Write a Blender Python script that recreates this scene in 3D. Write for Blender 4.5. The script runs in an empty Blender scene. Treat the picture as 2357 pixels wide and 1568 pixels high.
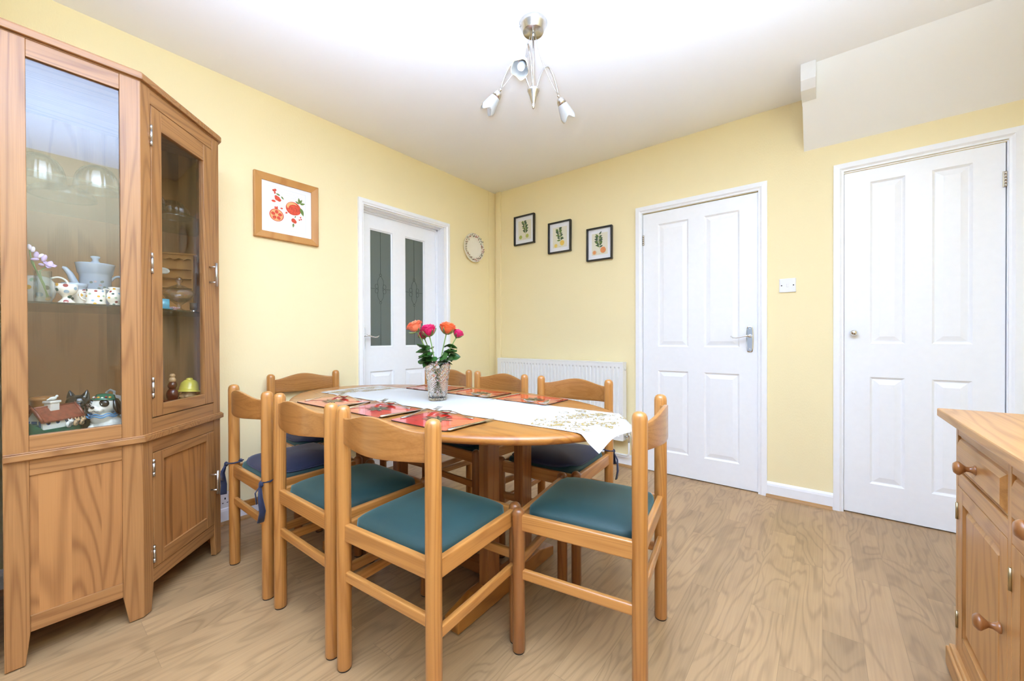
import bpy, bmesh, math, random
from mathutils import Vector, Matrix, noise
C = bpy.context.scene
COL = C.collection
PI = math.pi
R = math.radians

EXPO = 0.93
P_REAR = 2.0
P_SIDE = 4.5
P_FLASH = 560.0
LC = (0.62, 0.80, 1.14)
YEL = (0.905, 0.785, 0.48)

# ------------------------------------------------------------------ camera, world, lights, exposure
cam_d = bpy.data.cameras.new('camera')
cam = bpy.data.objects.new('camera', cam_d)
COL.objects.link(cam)
cam_d.sensor_width = 36.0
cam_d.lens = 902.39 / 2357 * 36.0
cam_d.clip_start = 0.02
cam.location = (0, 0, 1.0)
cam.rotation_euler = (Matrix.Rotation(R(38.4015), 3, 'Z') @ Matrix.Rotation(R(90 - 0.3011), 3, 'X')
                      @ Matrix.Rotation(R(-0.1776), 3, 'Z')).to_euler()
C.camera = cam
C.view_settings.view_transform = 'Standard'
C.view_settings.look = 'None'
C.view_settings.gamma = 1.0
C.view_settings.use_curve_mapping = False
C.view_settings.exposure = EXPO
C.cycles.use_denoising = True
C.cycles.max_bounces = 14
C.cycles.diffuse_bounces = 7
C.cycles.glossy_bounces = 4
C.cycles.transmission_bounces = 10
C.cycles.transparent_max_bounces = 16
C.cycles.sample_clamp_indirect = 12.0
C.cycles.caustics_reflective = False
C.cycles.caustics_refractive = False

world = bpy.data.worlds.new('sky_world')
C.world = world
world.use_nodes = True
wn = world.node_tree
bg = wn.nodes['Background']
sky = wn.nodes.new('ShaderNodeTexSky')
sky.sky_type = 'HOSEK_WILKIE'
sky.turbidity = 4.0
sky.sun_direction = (0.3, -0.5, 0.8)
wn.links.new(sky.outputs[0], bg.inputs[0])
bg.inputs[1].default_value = 0.6


def area(name, loc, aim, sx, sy, power, color):
    d = bpy.data.lights.new(name, 'AREA')
    d.shape = 'RECTANGLE'
    d.size = sx
    d.size_y = sy
    d.energy = power
    d.color = color
    o = bpy.data.objects.new(name, d)
    COL.objects.link(o)
    o.location = loc
    o.rotation_euler = (Vector(aim) - Vector(loc)).to_track_quat('-Z', 'Y').to_euler()
    return o


# daylight through the garden window behind the camera and through the window in the right hand wall
area('daylight_rear', (-1.0, -3.12, 1.35), (-1.0, 0, 1.15), 2.0, 1.5, P_REAR, LC)
area('daylight_side', (0.74, -1.3, 1.45), (-1.0, -0.9, 1.1), 1.5, 1.1, P_SIDE, LC)
# the photographer's flash, bounced off the ceiling above the camera
sd = bpy.data.lights.new('bounce_flash', 'SPOT')
sd.energy = P_FLASH
sd.spot_size = R(140)
sd.spot_blend = 1.0
sd.shadow_soft_size = 0.06
sd.color = LC
so = bpy.data.objects.new('bounce_flash', sd)
COL.objects.link(so)
so.location = (-0.12, 0.12, 1.18)
so.rotation_euler = (R(180), 0, 0)


# ------------------------------------------------------------------ materials
def new_mat(name):
    m = bpy.data.materials.new(name)
    m.use_nodes = True
    nt = m.node_tree
    return m, nt, nt.nodes['Principled BSDF']


def N(nt, kind, **kw):
    n = nt.nodes.new(kind)
    for k, v in kw.items():
        setattr(n, k, v)
    return n


def setv(n, **kw):
    for k, v in kw.items():
        n.inputs[k.replace('_', ' ')].default_value = v


def c4(c):
    return (c[0], c[1], c[2], 1.0)


def srgb(r, g, b):
    def f(u):
        u /= 255.0
        return u / 12.92 if u <= 0.04045 else ((u + 0.055) / 1.055) ** 2.4
    return (f(r), f(g), f(b))


def plain(name, col, rough=0.5, metal=0.0, spec=0.5, coat=0.0, sheen=0.0, vary=0.04, vscale=30.0):
    m, nt, b = new_mat(name)
    b.inputs['Roughness'].default_value = rough
    b.inputs['Metallic'].default_value = metal
    b.inputs['Specular IOR Level'].default_value = spec
    b.inputs['Coat Weight'].default_value = coat
    b.inputs['Coat Roughness'].default_value = 0.08
    tc = N(nt, 'ShaderNodeTexCoord')
    no = N(nt, 'ShaderNodeTexNoise')
    no.inputs['Scale'].default_value = vscale
    nt.links.new(tc.outputs['Object'], no.inputs['Vector'])
    ra = N(nt, 'ShaderNodeValToRGB')
    ra.color_ramp.elements[0].position = 0.3
    ra.color_ramp.elements[1].position = 0.7
    ra.color_ramp.elements[0].color = c4([x * (1 - vary) for x in col])
    ra.color_ramp.elements[1].color = c4([min(1, x * (1 + vary)) for x in col])
    nt.links.new(no.outputs['Fac'], ra.inputs[0])
    nt.links.new(ra.outputs[0], b.inputs['Base Color'])
    if sheen:
        b.inputs['Sheen Weight'].default_value = sheen
        b.inputs['Sheen Roughness'].default_value = 0.35
    return m


def wood(name, light, dark, axis='Z', stretch=9.0, figure=16.0, scale=3.0, rough=0.35, coat=0.0, fine=0.35,
         amount=0.5, staves=0.0, staveaxis='X', knots=0.0, stvar=0.30):
    """procedural timber: contour-line figure of a stretched noise plus fine pores, grain along axis"""
    m, nt, b = new_mat(name)
    L = nt.links
    tc = N(nt, 'ShaderNodeTexCoord')
    oi = N(nt, 'ShaderNodeObjectInfo')
    add = N(nt, 'ShaderNodeVectorMath', operation='ADD')
    mulr = N(nt, 'ShaderNodeVectorMath', operation='SCALE')
    comb = N(nt, 'ShaderNodeCombineXYZ')
    for i in range(3):
        L.new(oi.outputs['Random'], comb.inputs[i])
    L.new(comb.outputs[0], mulr.inputs[0])
    mulr.inputs['Scale'].default_value = 7.3
    L.new(tc.outputs['Object'], add.inputs[0])
    L.new(mulr.outputs[0], add.inputs[1])
    base = add.outputs[0]
    stv = None
    if staves:
        sep = N(nt, 'ShaderNodeSeparateXYZ')
        L.new(tc.outputs['Object'], sep.inputs[0])
        mm = N(nt, 'ShaderNodeMath', operation='MULTIPLY')
        L.new(sep.outputs['XYZ'.index(staveaxis)], mm.inputs[0])
        mm.inputs[1].default_value = 1.0 / staves
        fl = N(nt, 'ShaderNodeMath', operation='FLOOR')
        L.new(mm.outputs[0], fl.inputs[0])
        wn_ = N(nt, 'ShaderNodeTexWhiteNoise', noise_dimensions='1D')
        L.new(fl.outputs[0], wn_.inputs['W'])
        stv = wn_
        c2 = N(nt, 'ShaderNodeVectorMath', operation='SCALE')
        L.new(wn_.outputs['Color'], c2.inputs[0])
        c2.inputs['Scale'].default_value = 5.0
        a2 = N(nt, 'ShaderNodeVectorMath', operation='ADD')
        L.new(base, a2.inputs[0])
        L.new(c2.outputs[0], a2.inputs[1])
        base = a2.outputs[0]
    mp = N(nt, 'ShaderNodeMapping')
    sc = [scale] * 3
    sc['XYZ'.index(axis)] = scale / stretch
    mp.inputs['Scale'].default_value = sc
    L.new(base, mp.inputs['Vector'])
    n1 = N(nt, 'ShaderNodeTexNoise')
    n1.inputs['Scale'].default_value = 1.0
    n1.inputs['Detail'].default_value = 2.0
    n1.inputs['Roughness'].default_value = 0.4
    n1.inputs['Distortion'].default_value = 0.15
    L.new(mp.outputs[0], n1.inputs['Vector'])
    m1 = N(nt, 'ShaderNodeMath', operation='MULTIPLY')
    L.new(n1.outputs['Fac'], m1.inputs[0])
    m1.inputs[1].default_value = figure * 6.283
    s1 = N(nt, 'ShaderNodeMath', operation='SINE')
    L.new(m1.outputs[0], s1.inputs[0])
    r1 = N(nt, 'ShaderNodeMapRange')
    r1.inputs['From Min'].default_value = -0.6
    r1.inputs['From Max'].default_value = 1.0
    L.new(s1.outputs[0], r1.inputs['Value'])
    p1 = N(nt, 'ShaderNodeMath', operation='POWER')
    L.new(r1.outputs[0], p1.inputs[0])
    p1.inputs[1].default_value = 2.6
    # fine pores
    mp2 = N(nt, 'ShaderNodeMapping')
    s2 = [330.0] * 3
    s2['XYZ'.index(axis)] = 6.0
    mp2.inputs['Scale'].default_value = s2
    L.new(base, mp2.inputs['Vector'])
    n2 = N(nt, 'ShaderNodeTexNoise')
    n2.inputs['Scale'].default_value = 1.0
    n2.inputs['Detail'].default_value = 2.0
    L.new(mp2.outputs[0], n2.inputs['Vector'])
    mixf = N(nt, 'ShaderNodeMath', operation='MULTIPLY')
    L.new(p1.outputs[0], mixf.inputs[0])
    mixf.inputs[1].default_value = amount
    mf2 = N(nt, 'ShaderNodeMath', operation='MULTIPLY_ADD')
    L.new(n2.outputs['Fac'], mf2.inputs[0])
    mf2.inputs[1].default_value = fine
    L.new(mixf.outputs[0], mf2.inputs[2])
    fac = mf2.outputs[0]
    if stv is not None:
        mf3 = N(nt, 'ShaderNodeMath', operation='MULTIPLY_ADD')
        L.new(stv.outputs['Value'], mf3.inputs[0])
        mf3.inputs[1].default_value = stvar
        L.new(fac, mf3.inputs[2])
        mf4 = N(nt, 'ShaderNodeMath', operation='SUBTRACT')
        L.new(mf3.outputs[0], mf4.inputs[0])
        mf4.inputs[1].default_value = stvar * 0.45
        fac = mf4.outputs[0]
    # broad tone drift
    n3 = N(nt, 'ShaderNodeTexNoise')
    n3.inputs['Scale'].default_value = 2.5
    L.new(base, n3.inputs['Vector'])
    mf5 = N(nt, 'ShaderNodeMath', operation='MULTIPLY_ADD')
    L.new(n3.outputs['Fac'], mf5.inputs[0])
    mf5.inputs[1].default_value = 0.3
    L.new(fac, mf5.inputs[2])
    mf6 = N(nt, 'ShaderNodeMath', operation='SUBTRACT', use_clamp=True)
    L.new(mf5.outputs[0], mf6.inputs[0])
    mf6.inputs[1].default_value = 0.25
    ramp = N(nt, 'ShaderNodeValToRGB')
    ramp.color_ramp.elements[0].color = c4(light)
    ramp.color_ramp.elements[1].color = c4(dark)
    L.new(mf6.outputs[0], ramp.inputs[0])
    col = ramp.outputs[0]
    if knots:
        vo = N(nt, 'ShaderNodeTexVoronoi')
        vo.inputs['Scale'].default_value = knots
        mpk = N(nt, 'ShaderNodeMapping')
        sk = [1.0] * 3
        sk['XYZ'.index(axis)] = 0.5
        mpk.inputs['Scale'].default_value = sk
        L.new(base, mpk.inputs['Vector'])
        L.new(mpk.outputs[0], vo.inputs['Vector'])
        mr = N(nt, 'ShaderNodeMapRange')
        mr.inputs['From Min'].default_value = 0.02
        mr.inputs['From Max'].default_value = 0.10
        mr.inputs['To Min'].default_value = 0.65
        mr.inputs['To Max'].default_value = 0.0
        L.new(vo.outputs['Distance'], mr.inputs['Value'])
        mx = N(nt, 'ShaderNodeMix', data_type='RGBA')
        L.new(mr.outputs[0], mx.inputs[0])
        L.new(col, mx.inputs[6])
        mx.inputs[7].default_value = c4([x * 0.35 for x in dark])
        col = mx.outputs[2]
    L.new(col, b.inputs['Base Color'])
    b.inputs['Roughness'].default_value = rough
    b.inputs['Coat Weight'].default_value = coat
    b.inputs['Coat Roughness'].default_value = 0.12
    bp = N(nt, 'ShaderNodeBump')
    bp.inputs['Strength'].default_value = 0.04
    bp.inputs['Distance'].default_value = 0.002
    L.new(n2.outputs['Fac'], bp.inputs['Height'])
    L.new(bp.outputs[0], b.inputs['Normal'])
    return m


def glass_pane(name, tint=(1, 1, 1), refl=1.0, power=5.0):
    """thin clear glazing: transparent body with a Fresnel reflection"""
    m = bpy.data.materials.new(name)
    m.use_nodes = True
    nt = m.node_tree
    nt.nodes.clear()
    out = N(nt, 'ShaderNodeOutputMaterial')
    tr = N(nt, 'ShaderNodeBsdfTransparent')
    tr.inputs[0].default_value = c4(tint)
    gl = N(nt, 'ShaderNodeBsdfGlossy')
    gl.inputs['Roughness'].default_value = 0.0
    lw = N(nt, 'ShaderNodeLayerWeight')
    lw.inputs[0].default_value = 0.5
    po = N(nt, 'ShaderNodeMath', operation='POWER')
    po.inputs[1].default_value = power
    nt.links.new(lw.outputs[1], po.inputs[0])
    mu = N(nt, 'ShaderNodeMath', operation='MULTIPLY_ADD', use_clamp=True)
    mu.inputs[1].default_value = 0.9
    mu.inputs[2].default_value = 0.04 * refl
    nt.links.new(po.outputs[0], mu.inputs[0])
    mx = N(nt, 'ShaderNodeMixShader')
    nt.links.new(mu.outputs[0], mx.inputs[0])
    nt.links.new(tr.outputs[0], mx.inputs[1])
    nt.links.new(gl.outputs[0], mx.inputs[2])
    nt.links.new(mx.outputs[0], out.inputs[0])
    return m


def wall_paint(name, col, bump=0.25, scale=110.0, rough=0.6):
    m, nt, b = new_mat(name)
    L = nt.links
    tc = N(nt, 'ShaderNodeTexCoord')
    mp = N(nt, 'ShaderNodeMapping')
    mp.inputs['Scale'].default_value = (1.6, 1.6, 0.7)
    L.new(tc.outputs['Object'], mp.inputs['Vector'])
    n1 = N(nt, 'ShaderNodeTexNoise')
    n1.inputs['Scale'].default_value = scale
    n1.inputs['Detail'].default_value = 4.0
    L.new(mp.outputs[0], n1.inputs['Vector'])
    bp = N(nt, 'ShaderNodeBump')
    bp.inputs['Strength'].default_value = bump * 0.8
    bp.inputs['Distance'].default_value = 0.004
    L.new(n1.outputs['Fac'], bp.inputs['Height'])
    L.new(bp.outputs[0], b.inputs['Normal'])
    n2 = N(nt, 'ShaderNodeTexNoise')
    n2.inputs['Scale'].default_value = 1.3
    L.new(tc.outputs['Object'], n2.inputs['Vector'])
    ra = N(nt, 'ShaderNodeValToRGB')
    ra.color_ramp.elements[0].color = c4([x * 0.975 for x in col])
    ra.color_ramp.elements[1].color = c4([min(1, x * 1.02) for x in col])
    L.new(n2.outputs['Fac'], ra.inputs[0])
    L.new(ra.outputs[0], b.inputs['Base Color'])
    b.inputs['Roughness'].default_value = rough
    b.inputs['Specular IOR Level'].default_value = 0.25
    return m


def floor_mat():
    m, nt, b = new_mat('oak_laminate')
    L = nt.links
    tc = N(nt, 'ShaderNodeTexCoord')
    rot = N(nt, 'ShaderNodeMapping')
    rot.inputs['Rotation'].default_value = (0, 0, R(90))
    L.new(tc.outputs['Object'], rot.inputs['Vector'])
    br = N(nt, 'ShaderNodeTexBrick')
    br.inputs['Color1'].default_value = (0, 0, 0, 1)
    br.inputs['Color2'].default_value = (1, 1, 1, 1)
    br.inputs['Mortar'].default_value = (0.5, 0.5, 0.5, 1)
    br.inputs['Scale'].default_value = 1.0
    br.inputs['Mortar Size'].default_value = 0.0006
    br.inputs['Mortar Smooth'].default_value = 0.4
    br.inputs['Brick Width'].default_value = 0.72
    br.inputs['Row Height'].default_value = 0.105
    br.offset = 0.37
    L.new(rot.outputs[0], br.inputs['Vector'])
    sc = N(nt, 'ShaderNodeVectorMath', operation='SCALE')
    L.new(br.outputs['Color'], sc.inputs[0])
    sc.inputs['Scale'].default_value = 23.0
    ad = N(nt, 'ShaderNodeVectorMath', operation='ADD')
    L.new(tc.outputs['Object'], ad.inputs[0])
    L.new(sc.outputs[0], ad.inputs[1])
    mp = N(nt, 'ShaderNodeMapping')
    mp.inputs['Scale'].default_value = (5.2, 1.15, 3.0)
    L.new(ad.outputs[0], mp.inputs['Vector'])
    n1 = N(nt, 'ShaderNodeTexNoise')
    n1.inputs['Scale'].default_value = 1.0
    n1.inputs['Detail'].default_value = 2.5
    n1.inputs['Roughness'].default_value = 0.5
    n1.inputs['Distortion'].default_value = 0.5
    L.new(mp.outputs[0], n1.inputs['Vector'])
    mu = N(nt, 'ShaderNodeMath', operation='MULTIPLY')
    L.new(n1.outputs['Fac'], mu.inputs[0])
    mu.inputs[1].default_value = 6.283 * 15
    si = N(nt, 'ShaderNodeMath', operation='SINE')
    L.new(mu.outputs[0], si.inputs[0])
    r1 = N(nt, 'ShaderNodeMapRange')
    r1.inputs['From Min'].default_value = -0.3
    r1.inputs['From Max'].default_value = 1.0
    L.new(si.outputs[0], r1.inputs['Value'])
    mp2 = N(nt, 'ShaderNodeMapping')
    mp2.inputs['Scale'].default_value = (170, 4, 10)
    L.new(ad.outputs[0], mp2.inputs['Vector'])
    n2 = N(nt, 'ShaderNodeTexNoise')
    n2.inputs['Scale'].default_value = 1.0
    n2.inputs['Detail'].default_value = 3.0
    L.new(mp2.outputs[0], n2.inputs['Vector'])
    n3 = N(nt, 'ShaderNodeTexNoise')
    n3.inputs['Scale'].default_value = 3.2
    n3.inputs['Detail'].default_value = 2.0
    L.new(ad.outputs[0], n3.inputs['Vector'])
    rp = N(nt, 'ShaderNodeMath', operation='POWER')
    L.new(r1.outputs[0], rp.inputs[0])
    rp.inputs[1].default_value = 2.4
    a = N(nt, 'ShaderNodeMath', operation='MULTIPLY')
    L.new(rp.outputs[0], a.inputs[0])
    a.inputs[1].default_value = 0.21
    a2 = N(nt, 'ShaderNodeMath', operation='MULTIPLY_ADD')
    L.new(n2.outputs['Fac'], a2.inputs[0])
    a2.inputs[1].default_value = 0.42
    L.new(a.outputs[0], a2.inputs[2])
    a3 = N(nt, 'ShaderNodeMath', operation='MULTIPLY_ADD')
    L.new(n3.outputs['Fac'], a3.inputs[0])
    a3.inputs[1].default_value = 0.55
    L.new(a2.outputs[0], a3.inputs[2])
    a4 = N(nt, 'ShaderNodeMath', operation='SUBTRACT', use_clamp=True)
    L.new(a3.outputs[0], a4.inputs[0])
    a4.inputs[1].default_value = 0.40
    ra = N(nt, 'ShaderNodeValToRGB')
    ra.color_ramp.elements[0].color = c4(FLOOR_L)
    ra.color_ramp.elements[1].color = c4(FLOOR_D)
    L.new(a4.outputs[0], ra.inputs[0])
    # slight board to board tone
    hv = N(nt, 'ShaderNodeHueSaturation')
    mr = N(nt, 'ShaderNodeMapRange')
    L.new(br.outputs['Color'], mr.inputs['Value'])
    mr.inputs['To Min'].default_value = 0.9
    mr.inputs['To Max'].default_value = 1.08
    L.new(mr.outputs[0], hv.inputs['Value'])
    L.new(ra.outputs[0], hv.inputs['Color'])
    # a few dark knots
    vo = N(nt, 'ShaderNodeTexVoronoi')
    vo.inputs['Scale'].default_value = 2.6
    L.new(ad.outputs[0], vo.inputs['Vector'])
    mk = N(nt, 'ShaderNodeMapRange')
    mk.inputs['From Min'].default_value = 0.01
    mk.inputs['From Max'].default_value = 0.10
    mk.inputs['To Min'].default_value = 0.5
    mk.inputs['To Max'].default_value = 0.0
    L.new(vo.outputs['Distance'], mk.inputs['Value'])
    mx = N(nt, 'ShaderNodeMix', data_type='RGBA')
    L.new(mk.outputs[0], mx.inputs[0])
    L.new(hv.outputs[0], mx.inputs[6])
    mx.inputs[7].default_value = c4([x * 0.5 for x in FLOOR_D])
    # seams
    mx2 = N(nt, 'ShaderNodeMix', data_type='RGBA')
    fs = N(nt, 'ShaderNodeMath', operation='MULTIPLY')
    L.new(br.outputs['Fac'], fs.inputs[0])
    fs.inputs[1].default_value = 0.35
    L.new(fs.outputs[0], mx2.inputs[0])
    L.new(mx.outputs[2], mx2.inputs[6])
    mx2.inputs[7].default_value = c4([x * 0.5 for x in FLOOR_D])
    L.new(mx2.outputs[2], b.inputs['Base Color'])
    b.inputs['Roughness'].default_value = 0.38
    b.inputs['Specular IOR Level'].default_value = 0.45
    bp = N(nt, 'ShaderNodeBump')
    bp.inputs['Strength'].default_value = 0.06
    bp.inputs['Distance'].default_value = 0.002
    L.new(n2.outputs['Fac'], bp.inputs['Height'])
    L.new(bp.outputs[0], b.inputs['Normal'])
    return m


FLOOR_L = srgb(180, 147, 106)
FLOOR_D = srgb(82, 56, 34)
M = {}
M['yellow'] = wall_paint('yellow_wall_paint', YEL)
M['ceiling'] = wall_paint('white_ceiling_paint', (0.92, 0.92, 0.935), bump=0.06, scale=40)
M['soffit'] = wall_paint('white_soffit_paint', (0.93, 0.94, 0.955), bump=0.05, scale=60)
M['cream_far'] = wall_paint('pale_wall_paint', (0.80, 0.79, 0.74), bump=0.1)
M['floor'] = floor_mat()
M['white'] = plain('white_gloss_paint', (0.89, 0.90, 0.92), rough=0.3, vary=0.01)
M['white_matt'] = plain('white_plastic', (0.83, 0.83, 0.83), rough=0.4, vary=0.01)
M['radiator'] = plain('radiator_enamel', (0.84, 0.84, 0.82), rough=0.3, vary=0.01)
M['chrome'] = plain('polished_chrome', (0.82, 0.84, 0.86), rough=0.08, metal=1.0, vary=0.0)
M['steel'] = plain('brushed_steel', (0.62, 0.61, 0.59), rough=0.28, metal=1.0, vary=0.06, vscale=120)
M['nickel'] = plain('brushed_nickel', (0.60, 0.56, 0.49), rough=0.27, metal=1.0, vary=0.08, vscale=90)
M['brass'] = plain('aged_brass', (0.45, 0.36, 0.2), rough=0.35, metal=1.0)
M['cutlery'] = plain('cutlery_steel', (0.70, 0.68, 0.64), rough=0.14, metal=1.0, vary=0.0)
M['black'] = plain('black_satin', (0.012, 0.012, 0.012), rough=0.3)
M['dark'] = plain('dark_rubber', (0.02, 0.018, 0.016), rough=0.8)
# timbers, one per grain direction
for ax in 'XYZ':
    M['beech' + ax] = wood('beech_chair_' + ax.lower(), srgb(199, 140, 74), srgb(156, 98, 42), ax, stretch=20, figure=24,
                           scale=8, rough=0.34, coat=0.5, fine=0.65, amount=0.4)
    M['ash' + ax] = wood('ash_cabinet_' + ax.lower(), srgb(174, 124, 74), srgb(120, 75, 39), ax, stretch=22, figure=34,
                         scale=6, rough=0.42, coat=0.15, fine=0.6, amount=0.42)
    M['table' + ax] = wood('oak_table_' + ax.lower(), srgb(175, 116, 51), srgb(132, 75, 25), ax, stretch=7, figure=22,
                           scale=4, rough=0.32, coat=0.35, fine=0.45, amount=0.5)
    M['pine' + ax] = wood('oak_sideboard_' + ax.lower(), srgb(200, 148, 88), srgb(151, 102, 52), ax, stretch=10, figure=20,
                          scale=5, rough=0.4, coat=0.2, fine=0.6, amount=0.4)
    M['legwood' + ax] = wood('dark_beech_' + ax.lower(), srgb(162, 106, 57), srgb(115, 68, 33), ax, stretch=12, figure=16,
                             scale=6, rough=0.35, coat=0.4, fine=0.55, amount=0.45)
M['ash_panel'] = wood('ash_panel', srgb(170, 119, 70), srgb(113, 70, 36), 'Z', stretch=12, figure=34, scale=4, rough=0.42,
                      coat=0.15, fine=0.6, amount=0.45, staves=0.07, staveaxis='Y')
M['ash_back'] = wood('ash_back_board', srgb(206, 154, 100), srgb(100, 64, 36), 'Z', stretch=9, figure=10, scale=3.5,
                     rough=0.5, fine=0.3, amount=0.4, staves=0.085, staveaxis='X', stvar=0.75)
M['ash_back2'] = wood('ash_back_board_side', srgb(206, 154, 100), srgb(100, 64, 36), 'Z', stretch=9, figure=10, scale=3.5,
                      rough=0.5, fine=0.3, amount=0.4, staves=0.085, staveaxis='Y', stvar=0.75)
M['back_veneer'] = wood('backrest_veneer', srgb(182, 127, 68), srgb(149, 94, 42), 'X', stretch=20, figure=20, scale=7,
                        rough=0.3, coat=0.5, fine=0.9, amount=0.3)
M['frame_wood'] = wood('maple_frame', srgb(200, 145, 79), srgb(171, 110, 51), 'Z', stretch=6, figure=3, scale=8, rough=0.4)
M['quadrant'] = wood('oak_beading', srgb(177, 132, 78), srgb(135, 94, 49), 'X', stretch=12, figure=6, scale=6, rough=0.45)


def velvet(name, col, tint, sheen=0.8, spec=0.8):
    m, nt, b = new_mat(name)
    tc = N(nt, 'ShaderNodeTexCoord')
    n1 = N(nt, 'ShaderNodeTexNoise')
    n1.inputs['Scale'].default_value = 14
    nt.links.new(tc.outputs['Object'], n1.inputs['Vector'])
    ra = N(nt, 'ShaderNodeValToRGB')
    ra.color_ramp.elements[0].color = c4([x * 0.8 for x in col])
    ra.color_ramp.elements[1].color = c4([x * 1.25 for x in col])
    nt.links.new(n1.outputs['Fac'], ra.inputs[0])
    nt.links.new(ra.outputs[0], b.inputs['Base Color'])
    b.inputs['Roughness'].default_value = 0.62
    b.inputs['Specular IOR Level'].default_value = spec
    b.inputs['Sheen Weight'].default_value = sheen
    b.inputs['Sheen Roughness'].default_value = 0.45
    b.inputs['Sheen Tint'].default_value = c4(tint)
    n2 = N(nt, 'ShaderNodeTexNoise')
    n2.inputs['Scale'].default_value = 700
    nt.links.new(tc.outputs['Object'], n2.inputs['Vector'])
    bp = N(nt, 'ShaderNodeBump')
    bp.inputs['Strength'].default_value = 0.35
    bp.inputs['Distance'].default_value = 0.0012
    nt.links.new(n2.outputs['Fac'], bp.inputs['Height'])
    nt.links.new(bp.outputs[0], b.inputs['Normal'])
    return m


M['velvet'] = velvet('teal_velvet', srgb(14, 54, 55), (0.5, 0.9, 0.9), sheen=0.35, spec=0.6)
M['navy'] = velvet('navy_cotton', srgb(38, 44, 68), (0.6, 0.65, 0.85), sheen=0.35, spec=0.3)
M['glass'] = glass_pane('clear_glazing', (0.96, 0.96, 0.95), 1.0)
M['glass_shelf'] = glass_pane('glass_shelf', (0.86, 0.89, 0.86), 0.6)
M['glassware'] = glass_pane('pressed_glass', (0.955, 0.96, 0.95), 2.2, 2.2)


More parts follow.
